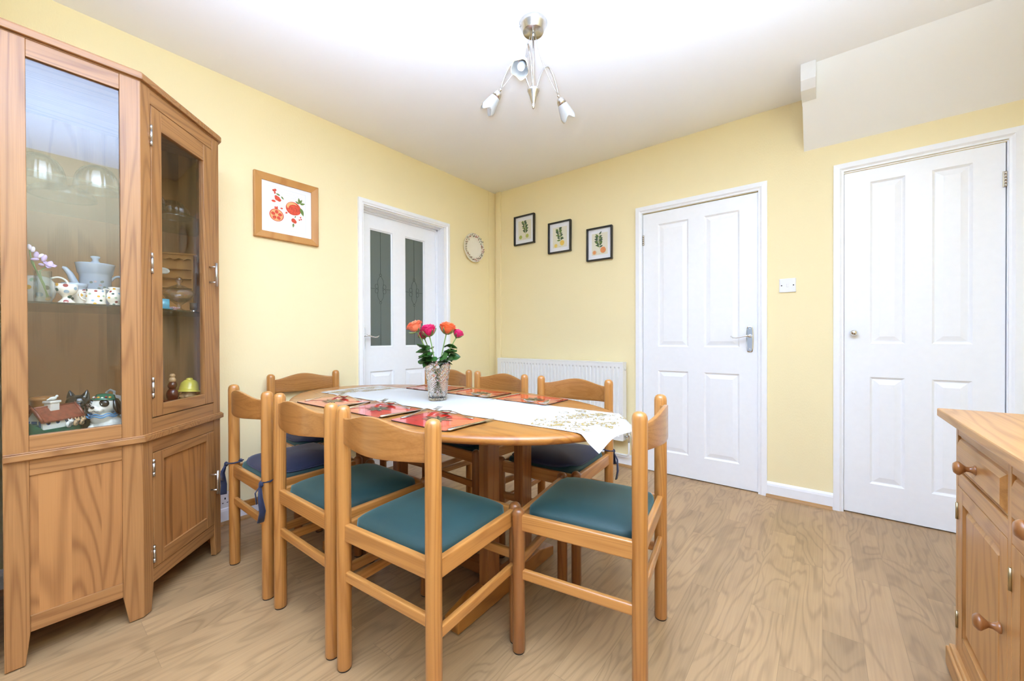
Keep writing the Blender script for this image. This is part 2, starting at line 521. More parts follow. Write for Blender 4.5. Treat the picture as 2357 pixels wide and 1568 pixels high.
# ------------------------------------------------------------------ geometry helpers
class MB:
    """collects shapes into one mesh object"""
    def __init__(self):
        self.v = []
        self.f = []
        self.m = []
        self.s = []
        self.T = None

    def add(self, verts, faces, mi=0, smooth=False):
        o = len(self.v)
        if self.T is not None:
            verts = [self.T @ Vector(p) for p in verts]
        self.v += [tuple(p) for p in verts]
        for f in faces:
            self.f.append([i + o for i in f])
            self.m.append(mi)
            self.s.append(smooth)
        return self

    def box(self, x0, x1, y0, y1, z0, z1, mi=0):
        v = [(x0, y0, z0), (x1, y0, z0), (x1, y1, z0), (x0, y1, z0), (x0, y0, z1), (x1, y0, z1), (x1, y1, z1), (x0, y1, z1)]
        return self.add(v, [(0, 3, 2, 1), (4, 5, 6, 7), (0, 1, 5, 4), (1, 2, 6, 5), (2, 3, 7, 6), (3, 0, 4, 7)], mi)

    def prism(self, poly, z0, z1, mi=0, smooth=False):
        n = len(poly)
        v = [(p[0], p[1], z0) for p in poly] + [(p[0], p[1], z1) for p in poly]
        self.add(v, [tuple(range(n - 1, -1, -1)), tuple(range(n, 2 * n))], mi)
        return self.add(v, [(i, (i + 1) % n, n + (i + 1) % n, n + i) for i in range(n)], mi, smooth)

    def lathe(self, prof, c=(0, 0, 0), seg=24, axis=None, mi=0, smooth=True, radf=None):
        v = []
        rows = []
        q = Vector(axis).to_track_quat('Z', 'Y').to_matrix() if axis is not None else None
        for r, z in prof:
            if r < 1e-6:
                p = Vector((0, 0, z))
                v.append((q @ p if q else p) + Vector(c))
                rows.append([len(v) - 1])
            else:
                row = []
                for k in range(seg):
                    a = 2 * PI * k / seg
                    rr = r * (radf(a, z) if radf else 1)
                    p = Vector((rr * math.cos(a), rr * math.sin(a), z))
                    v.append((q @ p if q else p) + Vector(c))
                    row.append(len(v) - 1)
                rows.append(row)
        f = []
        for a, b in zip(rows[:-1], rows[1:]):
            for k in range(seg):
                k2 = (k + 1) % seg
                if len(a) == 1 and len(b) == 1:
                    continue
                if len(a) == 1:
                    f.append((a[0], b[k2], b[k]))
                elif len(b) == 1:
                    f.append((a[k], a[k2], b[0]))
                else:
                    f.append((a[k], a[k2], b[k2], b[k]))
        return self.add(v, f, mi, smooth)

    def tube(self, pts, rad, seg=8, mi=0, closed=False, flat=None):
        pts = [Vector(p) for p in pts]
        n = len(pts)
        rads = rad if isinstance(rad, (list, tuple)) else [rad] * n
        v, f = [], []
        prev = None
        for i, p in enumerate(pts):
            if closed:
                d = pts[(i + 1) % n] - pts[i - 1]
            else:
                d = pts[min(i + 1, n - 1)] - pts[max(i - 1, 0)]
            d.normalize()
            ref = prev if prev is not None else (Vector((0, 0, 1)) if abs(d.z) < 0.9 else Vector((1, 0, 0)))
            a = d.cross(ref)
            if a.length < 1e-5:
                a = d.cross(Vector((0, 1, 0)))
            a.normalize()
            b = a.cross(d)
            prev = b
            for k in range(seg):
                t = 2 * PI * k / seg
                fl = flat if flat else 1.0
                v.append(p + a * math.cos(t) * rads[i] + b * math.sin(t) * rads[i] * fl)
        m = n if closed else n - 1
        for i in range(m):
            for k in range(seg):
                i2 = (i + 1) % n
                f.append((i * seg + k, i * seg + (k + 1) % seg, i2 * seg + (k + 1) % seg, i2 * seg + k))
        if not closed:
            f.append(tuple(range(seg - 1, -1, -1)))
            f.append(tuple((n - 1) * seg + k for k in range(seg)))
        return self.add(v, f, mi, True)

    def ball(self, c, r, seg=16, rings=10, mi=0, rot=None):
        if not isinstance(r, (list, tuple)):
            r = (r, r, r)
        v, f = [], []
        for i in range(rings + 1):
            th = PI * i / rings
            for k in range(seg):
                a = 2 * PI * k / seg
                p = Vector((r[0] * math.sin(th) * math.cos(a), r[1] * math.sin(th) * math.sin(a), r[2] * math.cos(th)))
                if rot is not None:
                    p = rot @ p
                v.append(p + Vector(c))
        for i in range(rings):
            for k in range(seg):
                f.append((i * seg + k, (i + 1) * seg + k, (i + 1) * seg + (k + 1) % seg, i * seg + (k + 1) % seg))
        return self.add(v, f, mi, True)

    def grid(self, fn, nu, nv, mi=0, smooth=True, closeu=False):
        v = [fn(i / nu, j / nv) for i in range(nu + 1) for j in range(nv + 1)]
        f = [(i * (nv + 1) + j, (i + 1) * (nv + 1) + j, (i + 1) * (nv + 1) + j + 1, i * (nv + 1) + j + 1)
             for i in range(nu) for j in range(nv)]
        return self.add(v, f, mi, smooth)

    def obj(self, name, mats, parent=None, bevel=0.0, bseg=2, solid=0.0, subd=0, weld=True, remesh=0.0):
        me = bpy.data.meshes.new(name)
        me.from_pydata(self.v, [], self.f)
        if not isinstance(mats, (list, tuple)):
            mats = [mats]
        for m in mats:
            me.materials.append(m)
        me.polygons.foreach_set('material_index', self.m)
        me.polygons.foreach_set('use_smooth', self.s)
        if weld:
            bm = bmesh.new()
            bm.from_mesh(me)
            bmesh.ops.remove_doubles(bm, verts=bm.verts, dist=1e-5)
            bmesh.ops.recalc_face_normals(bm, faces=bm.faces)
            bm.to_mesh(me)
            bm.free()
        me.update()
        o = bpy.data.objects.new(name, me)
        COL.objects.link(o)
        if parent is not None:
            o.parent = parent
        if remesh:
            md = o.modifiers.new('remesh', 'REMESH')
            md.mode = 'VOXEL'
            md.voxel_size = remesh
            md.use_smooth_shade = True
            sm = o.modifiers.new('smooth', 'SMOOTH')
            sm.factor = 0.5
            sm.iterations = 6
        if solid:
            md = o.modifiers.new('solidify', 'SOLIDIFY')
            md.thickness = solid
            md.offset = 0
        if bevel:
            md = o.modifiers.new('bevel', 'BEVEL')
            md.width = bevel
            md.segments = bseg
            md.limit_method = 'ANGLE'
            md.angle_limit = R(40)
            md.harden_normals = False
        if subd:
            md = o.modifiers.new('subdivision', 'SUBSURF')
            md.levels = subd
            md.render_levels = subd
        return o


def cr(pts, n=5):
    """Catmull-Rom smoothed copy of a polyline"""
    P = [Vector(p) for p in pts]
    P = [P[0] * 2 - P[1]] + P + [P[-1] * 2 - P[-2]]
    out = []
    for i in range(1, len(P) - 2):
        for k in range(n):
            t = k / n
            a, b, c, d = P[i - 1], P[i], P[i + 1], P[i + 2]
            out.append(0.5 * ((2 * b) + (c - a) * t + (2 * a - 5 * b + 4 * c - d) * t * t + (3 * b - a - 3 * c + d) * t ** 3))
    out.append(P[-2])
    return out


def B_(*a, mi=0):
    return MB().box(*a, mi=mi)


def tag(o, label=None, cat=None, group=None, kind=None):
    if label:
        o['label'] = label
    if cat:
        o['category'] = cat
    if group:
        o['group'] = group
    if kind:
        o['kind'] = kind
    return o


def thing(name, label, cat, loc=(0, 0, 0), rz=0.0, group=None, kind=None):
    o = bpy.data.objects.new(name, None)
    o.empty_display_size = 0.05
    COL.objects.link(o)
    o.location = loc
    o.rotation_euler = (0, 0, rz)
    return tag(o, label, cat, group, kind)


def struct(o):
    o['kind'] = 'structure'
    return o


def dup(root, loc, rz, label=None, group=None):
    r = root.copy()
    COL.objects.link(r)
    r.location = loc
    r.rotation_euler = (0, 0, rz)
    if label:
        r['label'] = label
    if group:
        r['group'] = group

    def rec(src, dst):
        for ch in list(src.children):
            c = ch.copy()
            COL.objects.link(c)
            c.parent = dst
            rec(ch, c)
    rec(root, r)
    return r


# ------------------------------------------------------------------ the room
XL, YF, YB, XR, H = -2.547, 2.949, -0.06, 0.80, 2.432
YR = -3.25      # far end of the adjoining room behind the camera


def slab_cells(us, vs, holes, fn):
    """boxes between the cut lines us, vs, skipping the cells inside holes; fn(u0,u1,v0,v1)"""
    for u0, u1 in zip(us[:-1], us[1:]):
        for v0, v1 in zip(vs[:-1], vs[1:]):
            cu, cv = (u0 + u1) / 2, (v0 + v1) / 2
            if any(a < cu < b and c < cv < d for a, b, c, d in holes):
                continue
            fn(u0, u1, v0, v1)


struct(B_(XL - 0.1, XR + 0.1, YR - 0.1, YF + 0.1, -0.08, 0.0).obj('floor', M['floor']))
struct(B_(XL - 0.1, XR + 0.1, YR - 0.1, YF + 0.1, H, H + 0.08).obj('ceiling', M['ceiling']))
w = MB()   # left wall with the opening of the half glazed door
slab_cells([YR - 0.1, 1.52, 2.267, YF], [0, 1.947, H], [(1.52, 2.267, 0, 1.947)],
           lambda a, b, c, d: w.box(XL - 0.1, XL, a, b, c, d))
struct(w.obj('wall_left', M['yellow']))
w = MB()   # far wall with two door openings
slab_cells([XL - 0.1, -1.073, -0.317, 0.091, 0.693, XR + 0.1], [0, 1.937, H],
           [(-1.073, -0.317, 0, 1.937), (0.091, 0.693, 0, 1.937)],
           lambda a, b, c, d: w.box(a, b, YF, YF + 0.1, c, d))
struct(w.obj('wall_far', M['yellow']))
w = MB()   # right wall with a window beside the adjoining room
slab_cells([YR - 0.1, -2.05, -0.55, YF], [0, 0.9, 2.0, H], [(-2.05, -0.55, 0.9, 2.0)],
           lambda a, b, c, d: w.box(XR, XR + 0.1, a, b, c, d))
struct(w.obj('wall_right', M['yellow']))
w = MB()
slab_cells([XL - 0.1, -2.0, 0.0, XR], [0, 0.6, 2.1, H], [(-2.0, 0.0, 0.6, 2.1)],
           lambda a, b, c, d: w.box(a, b, YR - 0.1, YR, c, d))
struct(w.obj('wall_rear', M['cream_far']))
struct(B_(XL, -1.95, YB - 0.1, YB, 0, H).obj('wall_back', M['yellow']))


def window(name, u0, u1, z0, z1, place):
    """white framed window with two panes; place(u, d, z) gives the world point"""
    fr = MB()
    for a, b, c, d in [(u0, u1, z0, z0 + 0.06), (u0, u1, z1 - 0.06, z1), (u0, u0 + 0.06, z0 + 0.06, z1 - 0.06),
                       (u1 - 0.06, u1, z0 + 0.06, z1 - 0.06), ((u0 + u1) / 2 - 0.03, (u0 + u1) / 2 + 0.03, z0 + 0.06, z1 - 0.06)]:
        p, q = place(a, 0.02, c), place(b, 0.08, d)
        fr.box(min(p[0], q[0]), max(p[0], q[0]), min(p[1], q[1]), max(p[1], q[1]), c, d)
    f = struct(fr.obj(name, M['white'], bevel=0.004))
    for a, b in [(u0 + 0.06, (u0 + u1) / 2 - 0.03), ((u0 + u1) / 2 + 0.03, u1 - 0.06)]:
        p, q = place(a, 0.047, z0), place(b, 0.053, z1)
        B_(min(p[0], q[0]), max(p[0], q[0]), min(p[1], q[1]), max(p[1], q[1]), z0 + 0.06, z1 - 0.06).obj('pane', M['glass'], f)


window('window_1', -2.0, 0.0, 0.6, 2.1, lambda u, d, z: (u, YR - d, z))
window('window_2', -2.05, -0.55, 0.9, 2.0, lambda u, d, z: (XR + d, u, z))

# sloping stair soffit in the far right corner, with its small painted block
s = MB()
s.add([(-0.09, YF, 2.119), (XR, YF, 2.119), (-0.09, 2.588, H), (XR, 2.588, H), (-0.09, YF, H), (XR, YF, H)],
      [(0, 1, 3, 2), (0, 2, 4), (1, 5, 3), (0, 4, 5, 1), (2, 3, 5, 4)])
tag(struct(s.obj('trim_1', M['soffit'])), 'white sloping stair soffit above the right hand white door')
s = MB()
s.add([(-0.093, 2.56, H), (-0.028, 2.56, H), (-0.028, 2.56, 2.345), (-0.093, 2.56, 2.345), (-0.093, 2.60, 2.31), (-0.028, 2.60, 2.31),
       (-0.093, 2.78, 2.31), (-0.028, 2.78, 2.31), (-0.093, 2.78, H), (-0.028, 2.78, H)],
      [(0, 1, 2, 3), (3, 2, 5, 4), (4, 5, 7, 6), (6, 7, 9, 8), (0, 3, 4, 6, 8), (1, 9, 7, 5, 2), (0, 8, 9, 1)])
tag(struct(s.obj('trim_2', M['white_matt'], bevel=0.002)), 'small white block at the corner of the stair soffit')
# yellow painted boxing strip in the far left corner
tag(struct(B_(-2.523, -2.465, YF - 0.02, YF, 0.1, H).obj('trim_3', M['yellow'], bevel=0.003)), 'yellow painted boxing strip in the far corner')
tag(struct(B_(XL, XL + 0.004, 2.852, 2.858, 0.1, H).obj('trim_4', M['yellow'], bevel=0.002)), 'raised wallpaper seam near the far corner')


def skirting(name, pts, face):
    """pts: (u0,u1) along the wall; profile with a rounded top"""
    prof = [(0, 0), (0.016, 0), (0.016, 0.07), (0.013, 0.082), (0.006, 0.09), (0, 0.092)]
    u0, u1 = pts
    m = MB()
    v = []
    for u in (u0, u1):
        for d, z in prof:
            v.append(face(u, d, z))
    n = len(prof)
    m.add(v, [(i, (i + 1) % n, n + (i + 1) % n, n + i) for i in range(n)] + [tuple(range(n)), tuple(range(2 * n - 1, n - 1, -1))])
    return struct(m.obj(name, M['white']))


fl = lambda u, d, z: (XL + d, u, z)
ff = lambda u, d, z: (u, YF - d, z)
skirting('baseboard_left_1', (YB, 1.481), fl)
skirting('baseboard_left_2', (2.331, YF), fl)
skirting('baseboard_far_1', (XL, -1.12), ff)
skirting('baseboard_far_2', (-0.275, 0.048), ff)
frt = lambda u, d, z: (XR - d, u, z)
skirting('baseboard_right', (0.4, YF), frt)


def quadrant(name, u0, u1, face):
    m = MB()
    pr = [(0.016, 0), (0.034, 0), (0.032, 0.006), (0.028, 0.011), (0.022, 0.015), (0.016, 0.017)]
    v = [face(u, d, z) for u in (u0, u1) for d, z in pr]
    n = len(pr)
    m.add(v, [(i, (i + 1) % n, n + (i + 1) % n, n + i) for i in range(n)] + [tuple(range(n)), tuple(range(2 * n - 1, n - 1, -1))])
    return struct(m.obj(name, M['quadrant']))


quadrant('trim_5', -0.28, 0.045, ff)
quadrant('trim_6', XL + 0.03, -1.125, ff)
quadrant('trim_7', YB, 1.475, fl)


def architrave(name, u0, u1, ztop, wdt, face):
    """moulded door surround: legs and head with a mitred look"""
    prof = [(0.0, 0.0), (0.0, 0.012), (0.006, 0.018), (0.6, 0.02), (0.8, 0.013), (1.0, 0.012), (1.0, 0.0)]  # (fraction inward, depth)
    m = MB()
    rows = []
    for pa in [(0, 0), (0, 1), (1, 1), (1, 0)]:
        row = []
        for fr, d in prof:
            off = min(fr, 1.0) * wdt
            u = u0 + off if pa[0] == 0 else u1 - off
            z = 0.0 if pa[1] == 0 else ztop - off
            row.append(face(u, d, z))
        rows.append(row)
    n = len(prof)
    v = [p for r in rows for p in r]
    f = []
    for i in range(3):
        for k in range(n - 1):
            f.append((i * n + k, i * n + k + 1, (i + 1) * n + k + 1, (i + 1) * n + k))
    m.add(v, f)
    return struct(m.obj(name, M['white'], weld=True))


architrave('trim_8', 1.481, 2.331, 1.992, 0.040, fl)
architrave('trim_9', -1.12, -0.275, 1.988, 0.048, ff)
architrave('trim_10', 0.048, 0.741, 1.992, 0.046, ff)


def leaf(mb, w_, h_, th, panels, steps, holes=()):
    """door leaf in local space: x width, z height, front face at y=0 looking to -y"""
    us = sorted({0.0, w_} | {p[0] for p in list(panels) + list(holes)} | {p[1] for p in list(panels) + list(holes)})
    vs = sorted({0.0, h_} | {p[2] for p in list(panels) + list(holes)} | {p[3] for p in list(panels) + list(holes)})
    for a, b in zip(us[:-1], us[1:]):
        for c, d in zip(vs[:-1], vs[1:]):
            cu, cv = (a + b) / 2, (c + d) / 2
            if any(p[0] < cu < p[1] and p[2] < cv < p[3] for p in list(panels) + list(holes)):
                continue
            mb.add([(a, 0, c), (b, 0, c), (b, 0, d), (a, 0, d)], [(0, 1, 2, 3)])
    mb.add([(0, 0, 0), (w_, 0, 0), (w_, th, 0), (0, th, 0), (0, 0, h_), (w_, 0, h_), (w_, th, h_), (0, th, h_)],
           [(0, 3, 2, 1), (4, 5, 6, 7), (1, 2, 6, 5), (3, 0, 4, 7)])
    if not holes:
        mb.add([(0, th, 0), (w_, th, 0), (w_, th, h_), (0, th, h_)], [(3, 2, 1, 0)])
    for p in panels:
        raised(mb, p, steps)


def raised(mb, p, steps, mi=0):
    last = [(p[0], 0, p[2]), (p[1], 0, p[2]), (p[1], 0, p[3]), (p[0], 0, p[3])]
    for ins, dep in steps:
        cur = [(p[0] + ins, dep, p[2] + ins), (p[1] - ins, dep, p[2] + ins), (p[1] - ins, dep, p[3] - ins), (p[0] + ins, dep, p[3] - ins)]
        mb.add(last + cur, [(i, (i + 1) % 4, 4 + (i + 1) % 4, 4 + i) for i in range(4)], mi)
        last = cur
    mb.add(last, [(0, 1, 2, 3)], mi)


STEPS = [(0.004, 0.004), (0.010, 0.009), (0.014, 0.009), (0.040, 0.002), (0.0402, 0.002)]


def lever(parent, x, z, direction, out=-1):
    """lever handle on a long plate; local door space, sticks out to -y"""
    pl = MB()
    pts = []
    hw, hh = 0.020, 0.085
    for k in range(28):
        a = 2 * PI * k / 28
        cx_, cz_ = math.cos(a), math.sin(a)
        px_ = hw * (abs(cx_) ** 0.35) * (1 if cx_ >= 0 else -1)
        pz_ = hh * (abs(cz_) ** 0.75) * (1 if cz_ >= 0 else -1)
        pts.append((px_, pz_))
    n = len(pts)
    v = [(x + a, 0, z + b) for a, b in pts] + [(x + a, -0.006, z + b) for a, b in pts] + [(x + a * 0.75, -0.0085, z + b * 0.93) for a, b in pts]
    f = [tuple(range(2 * n, 3 * n))] + [(i, (i + 1) % n, n + (i + 1) % n, n + i) for i in range(n)] + \
        [(n + i, n + (i + 1) % n, 2 * n + (i + 1) % n, 2 * n + i) for i in range(n)]
    pl.add(v, f)
    for zz in (0.066, -0.066):
        pl.ball((x, -0.009, z + zz), (0.004, 0.002, 0.004), 10, 6)
    plate = pl.obj('handle_plate', M['chrome'], parent)
    plate['label'] = 'chrome lever handle plate'
    lv = MB()
    d = direction
    lv.lathe([(0, 0), (0.011, 0), (0.011, 0.012), (0.0075, 0.016), (0.0075, 0.045), (0.009, 0.05), (0, 0.053)], (x, -0.006, z + 0.02), 16, (0, -1, 0))
    pa = [(x, -0.050, z + 0.02), (x + d * 0.02, -0.052, z + 0.02), (x + d * 0.045, -0.052, z + 0.013), (x + d * 0.07, -0.051, z + 0.008),
          (x + d * 0.09, -0.050, z + 0.010), (x + d * 0.103, -0.048, z + 0.019)]
    lv.tube(pa, [0.0075, 0.007, 0.006, 0.0055, 0.006, 0.0065], 10, flat=0.8)
    lv.obj('handle', M['chrome'], plate)
    return plate


def hinge_on(parent, x, z, h=0.075, y=-0.004, r=0.005):
    m = MB()
    for k in range(5):
        m.lathe([(0, 0), (r, 0), (r, h / 5 - 0.0012), (0, h / 5 - 0.0012)], (x, y, z + k * h / 5), 10, mi=0)
    m.box(x - 0.010, x + 0.010, y + 0.001, y + 0.005, z, z + h)
    o = m.obj('hinge', M['nickel'], parent)
    return o


# door_1: half glazed, recessed in the left wall (local x -> world y)
d1 = thing('door_1', None, None, (-2.637, 1.522, 0.004), R(90), kind='structure')
d1['label'] = 'white panelled door with two tall obscured glass panes in the left wall'
m = MB()
gl = [(0.109, 0.305, 0.935, 1.82), (0.423, 0.620, 0.935, 1.82)]
pn = [(0.106, 0.308, 0.16, 0.752), (0.420, 0.622, 0.16, 0.752)]
leaf(m, 0.743, 1.938, 0.035, pn, STEPS, gl)
for p in gl:   # bead round each pane
    last = [(p[0], 0, p[2]), (p[1], 0, p[2]), (p[1], 0, p[3]), (p[0], 0, p[3])]
    for ins, dep in [(0.0, 0.006), (0.009, 0.010), (0.009, 0.03)]:
        cur = [(p[0] + ins, dep, p[2] + ins), (p[1] - ins, dep, p[2] + ins), (p[1] - ins, dep, p[3] - ins), (p[0] + ins, dep, p[3] - ins)]
        m.add(last + cur, [(i, (i + 1) % 4, 4 + (i + 1) % 4, 4 + i) for i in range(4)])
        last = cur
m.obj('door_leaf', M['white'], d1)
gm, nt, b = new_mat('obscured_glass')
b.inputs['Base Color'].default_value = c4(srgb(112, 122, 116))
b.inputs['Roughness'].default_value = 0.35
b.inputs['Transmission Weight'].default_value = 0.25
vn = N(nt, 'ShaderNodeTexNoise')
vn.inputs['Scale'].default_value = 350
tcn = N(nt, 'ShaderNodeTexCoord')
nt.links.new(tcn.outputs['Object'], vn.inputs['Vector'])
bpn = N(nt, 'ShaderNodeBump')
bpn.inputs['Strength'].default_value = 0.4
bpn.inputs['Distance'].default_value = 0.001
nt.links.new(vn.outputs['Fac'], bpn.inputs['Height'])
nt.links.new(bpn.outputs[0], b.inputs['Normal'])
M['lead'] = plain('lead_came', srgb(72, 78, 76), rough=0.5, metal=0.3)
for p in gl:
    pane = B_(p[0] + 0.006, p[1] - 0.006, 0.016, 0.022, p[2] + 0.006, p[3] - 0.006).obj('glass_pane', gm, d1)
    pane['label'] = 'grey obscured glass pane'
    cx, cz = (p[0] + p[1]) / 2, (p[2] + p[3]) / 2
    ld = MB()
    yy = 0.015
    ld.tube([(cx, yy, p[3] - 0.01), (cx, yy, cz + 0.11)], 0.0014, 6)
    ld.tube([(cx, yy, cz - 0.11), (cx, yy, p[2] + 0.01)], 0.0009, 6)
    ld.tube([(p[0] + 0.01, yy, cz), (cx - 0.045, yy, cz)], 0.0012, 6)
    ld.tube([(cx + 0.045, yy, cz), (p[1] - 0.01, yy, cz)], 0.0012, 6)
    for sx in (-1, 1):
        q = []
        for k in range(25):   # ogee lozenge
            t = k / 24
            q.append((cx + sx * (0.028 * math.sin(PI * t) + 0.008 * math.sin(3 * PI * t)), yy, cz + 0.10 - 0.2 * t))
        ld.tube(q, 0.0012, 6)
        for dz in (0.018, -0.018):
            ld.tube([(cx + sx * (0.034 + 0.013 * math.cos(a)), yy, cz + dz + 0.017 * math.sin(a)) for a in [2 * PI * k / 16 for k in range(16)]],
                    0.0012, 6, closed=True)
        ld.tube([(cx + 0.009 * math.cos(a), yy, cz + 0.105 * sx + 0.010 * math.sin(a)) for a in [2 * PI * k / 14 for k in range(14)]], 0.0012, 6, closed=True)
    ld.obj('leading', M['lead'], pane)
lever(d1, 0.045, 1.0, 1)
# jamb lining of that door
m = MB()
m.box(XL - 0.1, XL + 0.001, 1.515, 1.522, 0, 1.945)
m.box(XL - 0.1, XL + 0.001, 2.265, 2.272, 0, 1.945)
m.box(XL - 0.1, XL + 0.001, 1.515, 2.272, 1.944, 1.951)
m.box(XL - 0.1, XL + 0.011, 2.2665, 2.297, 0, 1.9502)
m.box(XL - 0.088, XL - 0.070, 2.252, 2.266, 0, 1.944)
m.box(XL - 0.088, XL - 0.070, 1.522, 2.266, 1.926, 1.944)
m.box(XL - 0.060, XL - 0.035, 1.522, 2.266, 1.936, 1.944)
struct(m.obj('trim_11', M['white'], bevel=0.002))
# unseen hall wall behind the glazed door, its dimness put into a dark colour
struct(B_(-3.3, -3.2, 1.2, 2.6, 0, H).obj('wall_hall', plain('hall_shade_tone', (0.12, 0.13, 0.12), rough=0.8)))

ST2 = STEPS
d2 = thing('door_2', None, None, (-1.068, YF + 0.004, 0.006), 0, kind='structure')
d2['label'] = 'white four panel door with chrome lever handle in the far wall'
m = MB()
leaf(m, 0.746, 1.926, 0.04, [(0.110, 0.322, 0.930, 1.836), (0.423, 0.638, 0.930, 1.836), (0.110, 0.322, 0.158, 0.754), (0.423, 0.638, 0.158, 0.754)], ST2)
m.obj('door_leaf', M['white'], d2)
lever(d2, 0.698, 0.985, -1)
hinge_on(d2, 0.0, 1.695)
hinge_on(d2, 0.0, 0.2)
B_(0.746, 0.752, 0.0, 0.006, 0.94, 1.03).obj('latch_plate', M['chrome'], d2)

d3 = thing('door_3', None, None, (0.096, YF + 0.004, 0.006), 0, kind='structure')
d3['label'] = 'white four panel cupboard door with small chrome knob, beside the sideboard'
m = MB()
leaf(m, 0.592, 1.930, 0.04, [(0.110, 0.249, 0.958, 1.860), (0.349, 0.488, 0.958, 1.860), (0.110, 0.249, 0.178, 0.773), (0.349, 0.488, 0.178, 0.773)], ST2)
m.obj('door_leaf', M['white'], d3)
hinge_on(d3, 0.592, 1.715)
hinge_on(d3, 0.592, 0.2)
kb = MB()
kb.lathe([(0, 0), (0.012, 0), (0.012, 0.003), (0.006, 0.006), (0.006, 0.014), (0.012, 0.018), (0.0165, 0.026), (0.0165, 0.032), (0.010, 0.039), (0, 0.041)],
         (0.042, 0, 1.02), 20, (0, -1, 0))
kb.obj('knob', M['chrome'], d3)['label'] = 'small round chrome knob'
for nm, a, b_ in (('trim_12', -1.073, -0.317), ('trim_13', 0.091, 0.693)):   # frame linings, a dark shadow gap round each leaf
    m = MB()
    m.box(a - 0.003, a + 0.0015, YF - 0.002, YF + 0.1, 0, 1.94)
    m.box(b_ - 0.0015, b_ + 0.003, YF - 0.002, YF + 0.1, 0, 1.94)
    m.box(a, b_, YF - 0.002, YF + 0.1, 1.9385, 1.943)
    m.box(a, b_, YF + 0.06, YF + 0.1, 0, 1.94)
    struct(m.obj(nm, M['white']))

# light switch
sw = thing('light_switch', 'white square light switch on the yellow wall between the two white doors', 'light switch', (-0.170, YF, 1.321))
m = MB().box(-0.0425, 0.0425, -0.009, 0, -0.0425, 0.0425)
m.obj('switch_plate', M['white_matt'], sw, bevel=0.003)
m = MB().box(-0.006, 0.006, -0.014, -0.008, -0.011, 0.011)
m.obj('rocker', M['white_matt'], sw, bevel=0.002)
for sx in (-1, 1):
    MB().lathe([(0, 0), (0.0035, 0), (0.0035, 0.0012), (0, 0.0014)], (sx * 0.030, -0.009, 0), 10, (0, -1, 0)).obj('screw', M['black'], sw)
# wall socket
sk = thing('wall_socket', 'white double wall socket low on the left wall behind the corner cabinet', 'wall socket', (XL, 0.66, 0.13))
B_(0, 0.010, -0.073, 0.073, -0.043, 0.043).obj('socket_plate', M['white_matt'], sk, bevel=0.003)
for sy in (-0.034, 0.034):
    B_(0.009, 0.014, sy + 0.012, sy + 0.022, 0.012, 0.030).obj('socket_switch', M['white_matt'], sk, bevel=0.001)
    h = MB()
    h.box(0.0095, 0.0105, sy - 0.003, sy + 0.003, 0.002, 0.012)
    h.box(0.0095, 0.0105, sy - 0.014, sy - 0.007, -0.018, -0.014)
    h.box(0.0095, 0.0105, sy + 0.007, sy + 0.014, -0.018, -0.014)
    h.obj('socket_holes', M['black'], sk)

# radiator under the fruit prints
rd = thing('radiator', 'white ribbed panel radiator on the far wall behind the table', 'radiator', (0, 0, 0))
rx0, rx1, rz0, rz1, ry = -2.437, -1.190, 0.215, 0.815, 2.852
m = MB()
NR = 36
pts = []
wr = (rx1 - rx0 - 0.05) / NR
for k in range(NR):
    x0 = rx0 + 0.025 + k * wr
    pts += [(x0, 0.0), (x0 + wr * 0.50, 0.0), (x0 + wr * 0.62, 0.009), (x0 + wr * 0.88, 0.009)]
pts.append((rx1 - 0.025, 0.0))
pts = [(rx0, 0.0)] + pts + [(rx1, 0.0)]
zs = [(rz0 + 0.0, 0), (rz0 + 0.03, 0), (rz0 + 0.045, 1), (rz1 - 0.05, 1), (rz1 - 0.035, 0), (rz1 - 0.008, 0)]
v = []
for z, k in zs:
    for x, d in pts:
        v.append((x, ry + d * k, z))
npt = len(pts)
f = [(i * npt + j, i * npt + j + 1, (i + 1) * npt + j + 1, (i + 1) * npt + j) for i in range(len(zs) - 1) for j in range(npt - 1)]
m.add(v, f)
m.box(rx0, rx1, ry + 0.012, ry + 0.03, rz0, rz1 - 0.008)
m.box(rx0 + 0.01, rx1 - 0.01, ry + 0.055, ry + 0.065, rz0, rz1 - 0.008)
m.obj('radiator_panel', M['radiator'], rd)
m = MB()
m.box(rx0, rx1, ry - 0.001, ry + 0.070, rz1 - 0.008, rz1)
m.obj('top_grille', M['radiator'], rd, bevel=0.002)
for x in (rx0 - 0.002, rx1 - 0.004):
    e = MB().box(x, x + 0.006, ry - 0.001, ry + 0.070, rz0, rz1)
    e.obj('side_panel', M['radiator'], rd, bevel=0.0015)
e = MB().lathe([(0, 0), (0.008, 0), (0.008, 0.008), (0.004, 0.010), (0, 0.010)], (rx1 + 0.002, ry + 0.034, rz1 - 0.055), 12, (1, 0, 0))
e.obj('bleed_valve', M['chrome'], rd)
vx = rx1 + 0.035
m = MB()
m.tube([(rx1 + 0.002, ry + 0.035, rz0 + 0.03), (vx, ry + 0.035, rz0 + 0.03)], 0.009, 12)
m.lathe([(0, -0.03), (0.010, -0.03), (0.010, 0.0), (0.014, 0.005), (0.014, 0.02), (0.009, 0.03), (0.009, 0.04), (0, 0.04)], (vx, ry + 0.035, rz0 + 0.02), 14)
vo = m.obj('valve', M['chrome'], rd)
MB().lathe([(0, 0), (0.014, 0), (0.016, 0.006), (0.014, 0.045), (0.010, 0.05), (0, 0.05)], (vx, ry + 0.035, rz0 + 0.058), 14).obj('valve_cap', M['white_matt'], vo)
m = MB()
m.tube([(vx, ry + 0.035, rz0 - 0.005), (vx, ry + 0.035, 0.12), (vx - 0.008, ry + 0.035, 0.105), (vx - 0.02, ry + 0.037, 0.10), (rx1 - 0.16, ry + 0.05, 0.10)], 0.0075, 10)
m.obj('pipe', M['radiator'], rd)
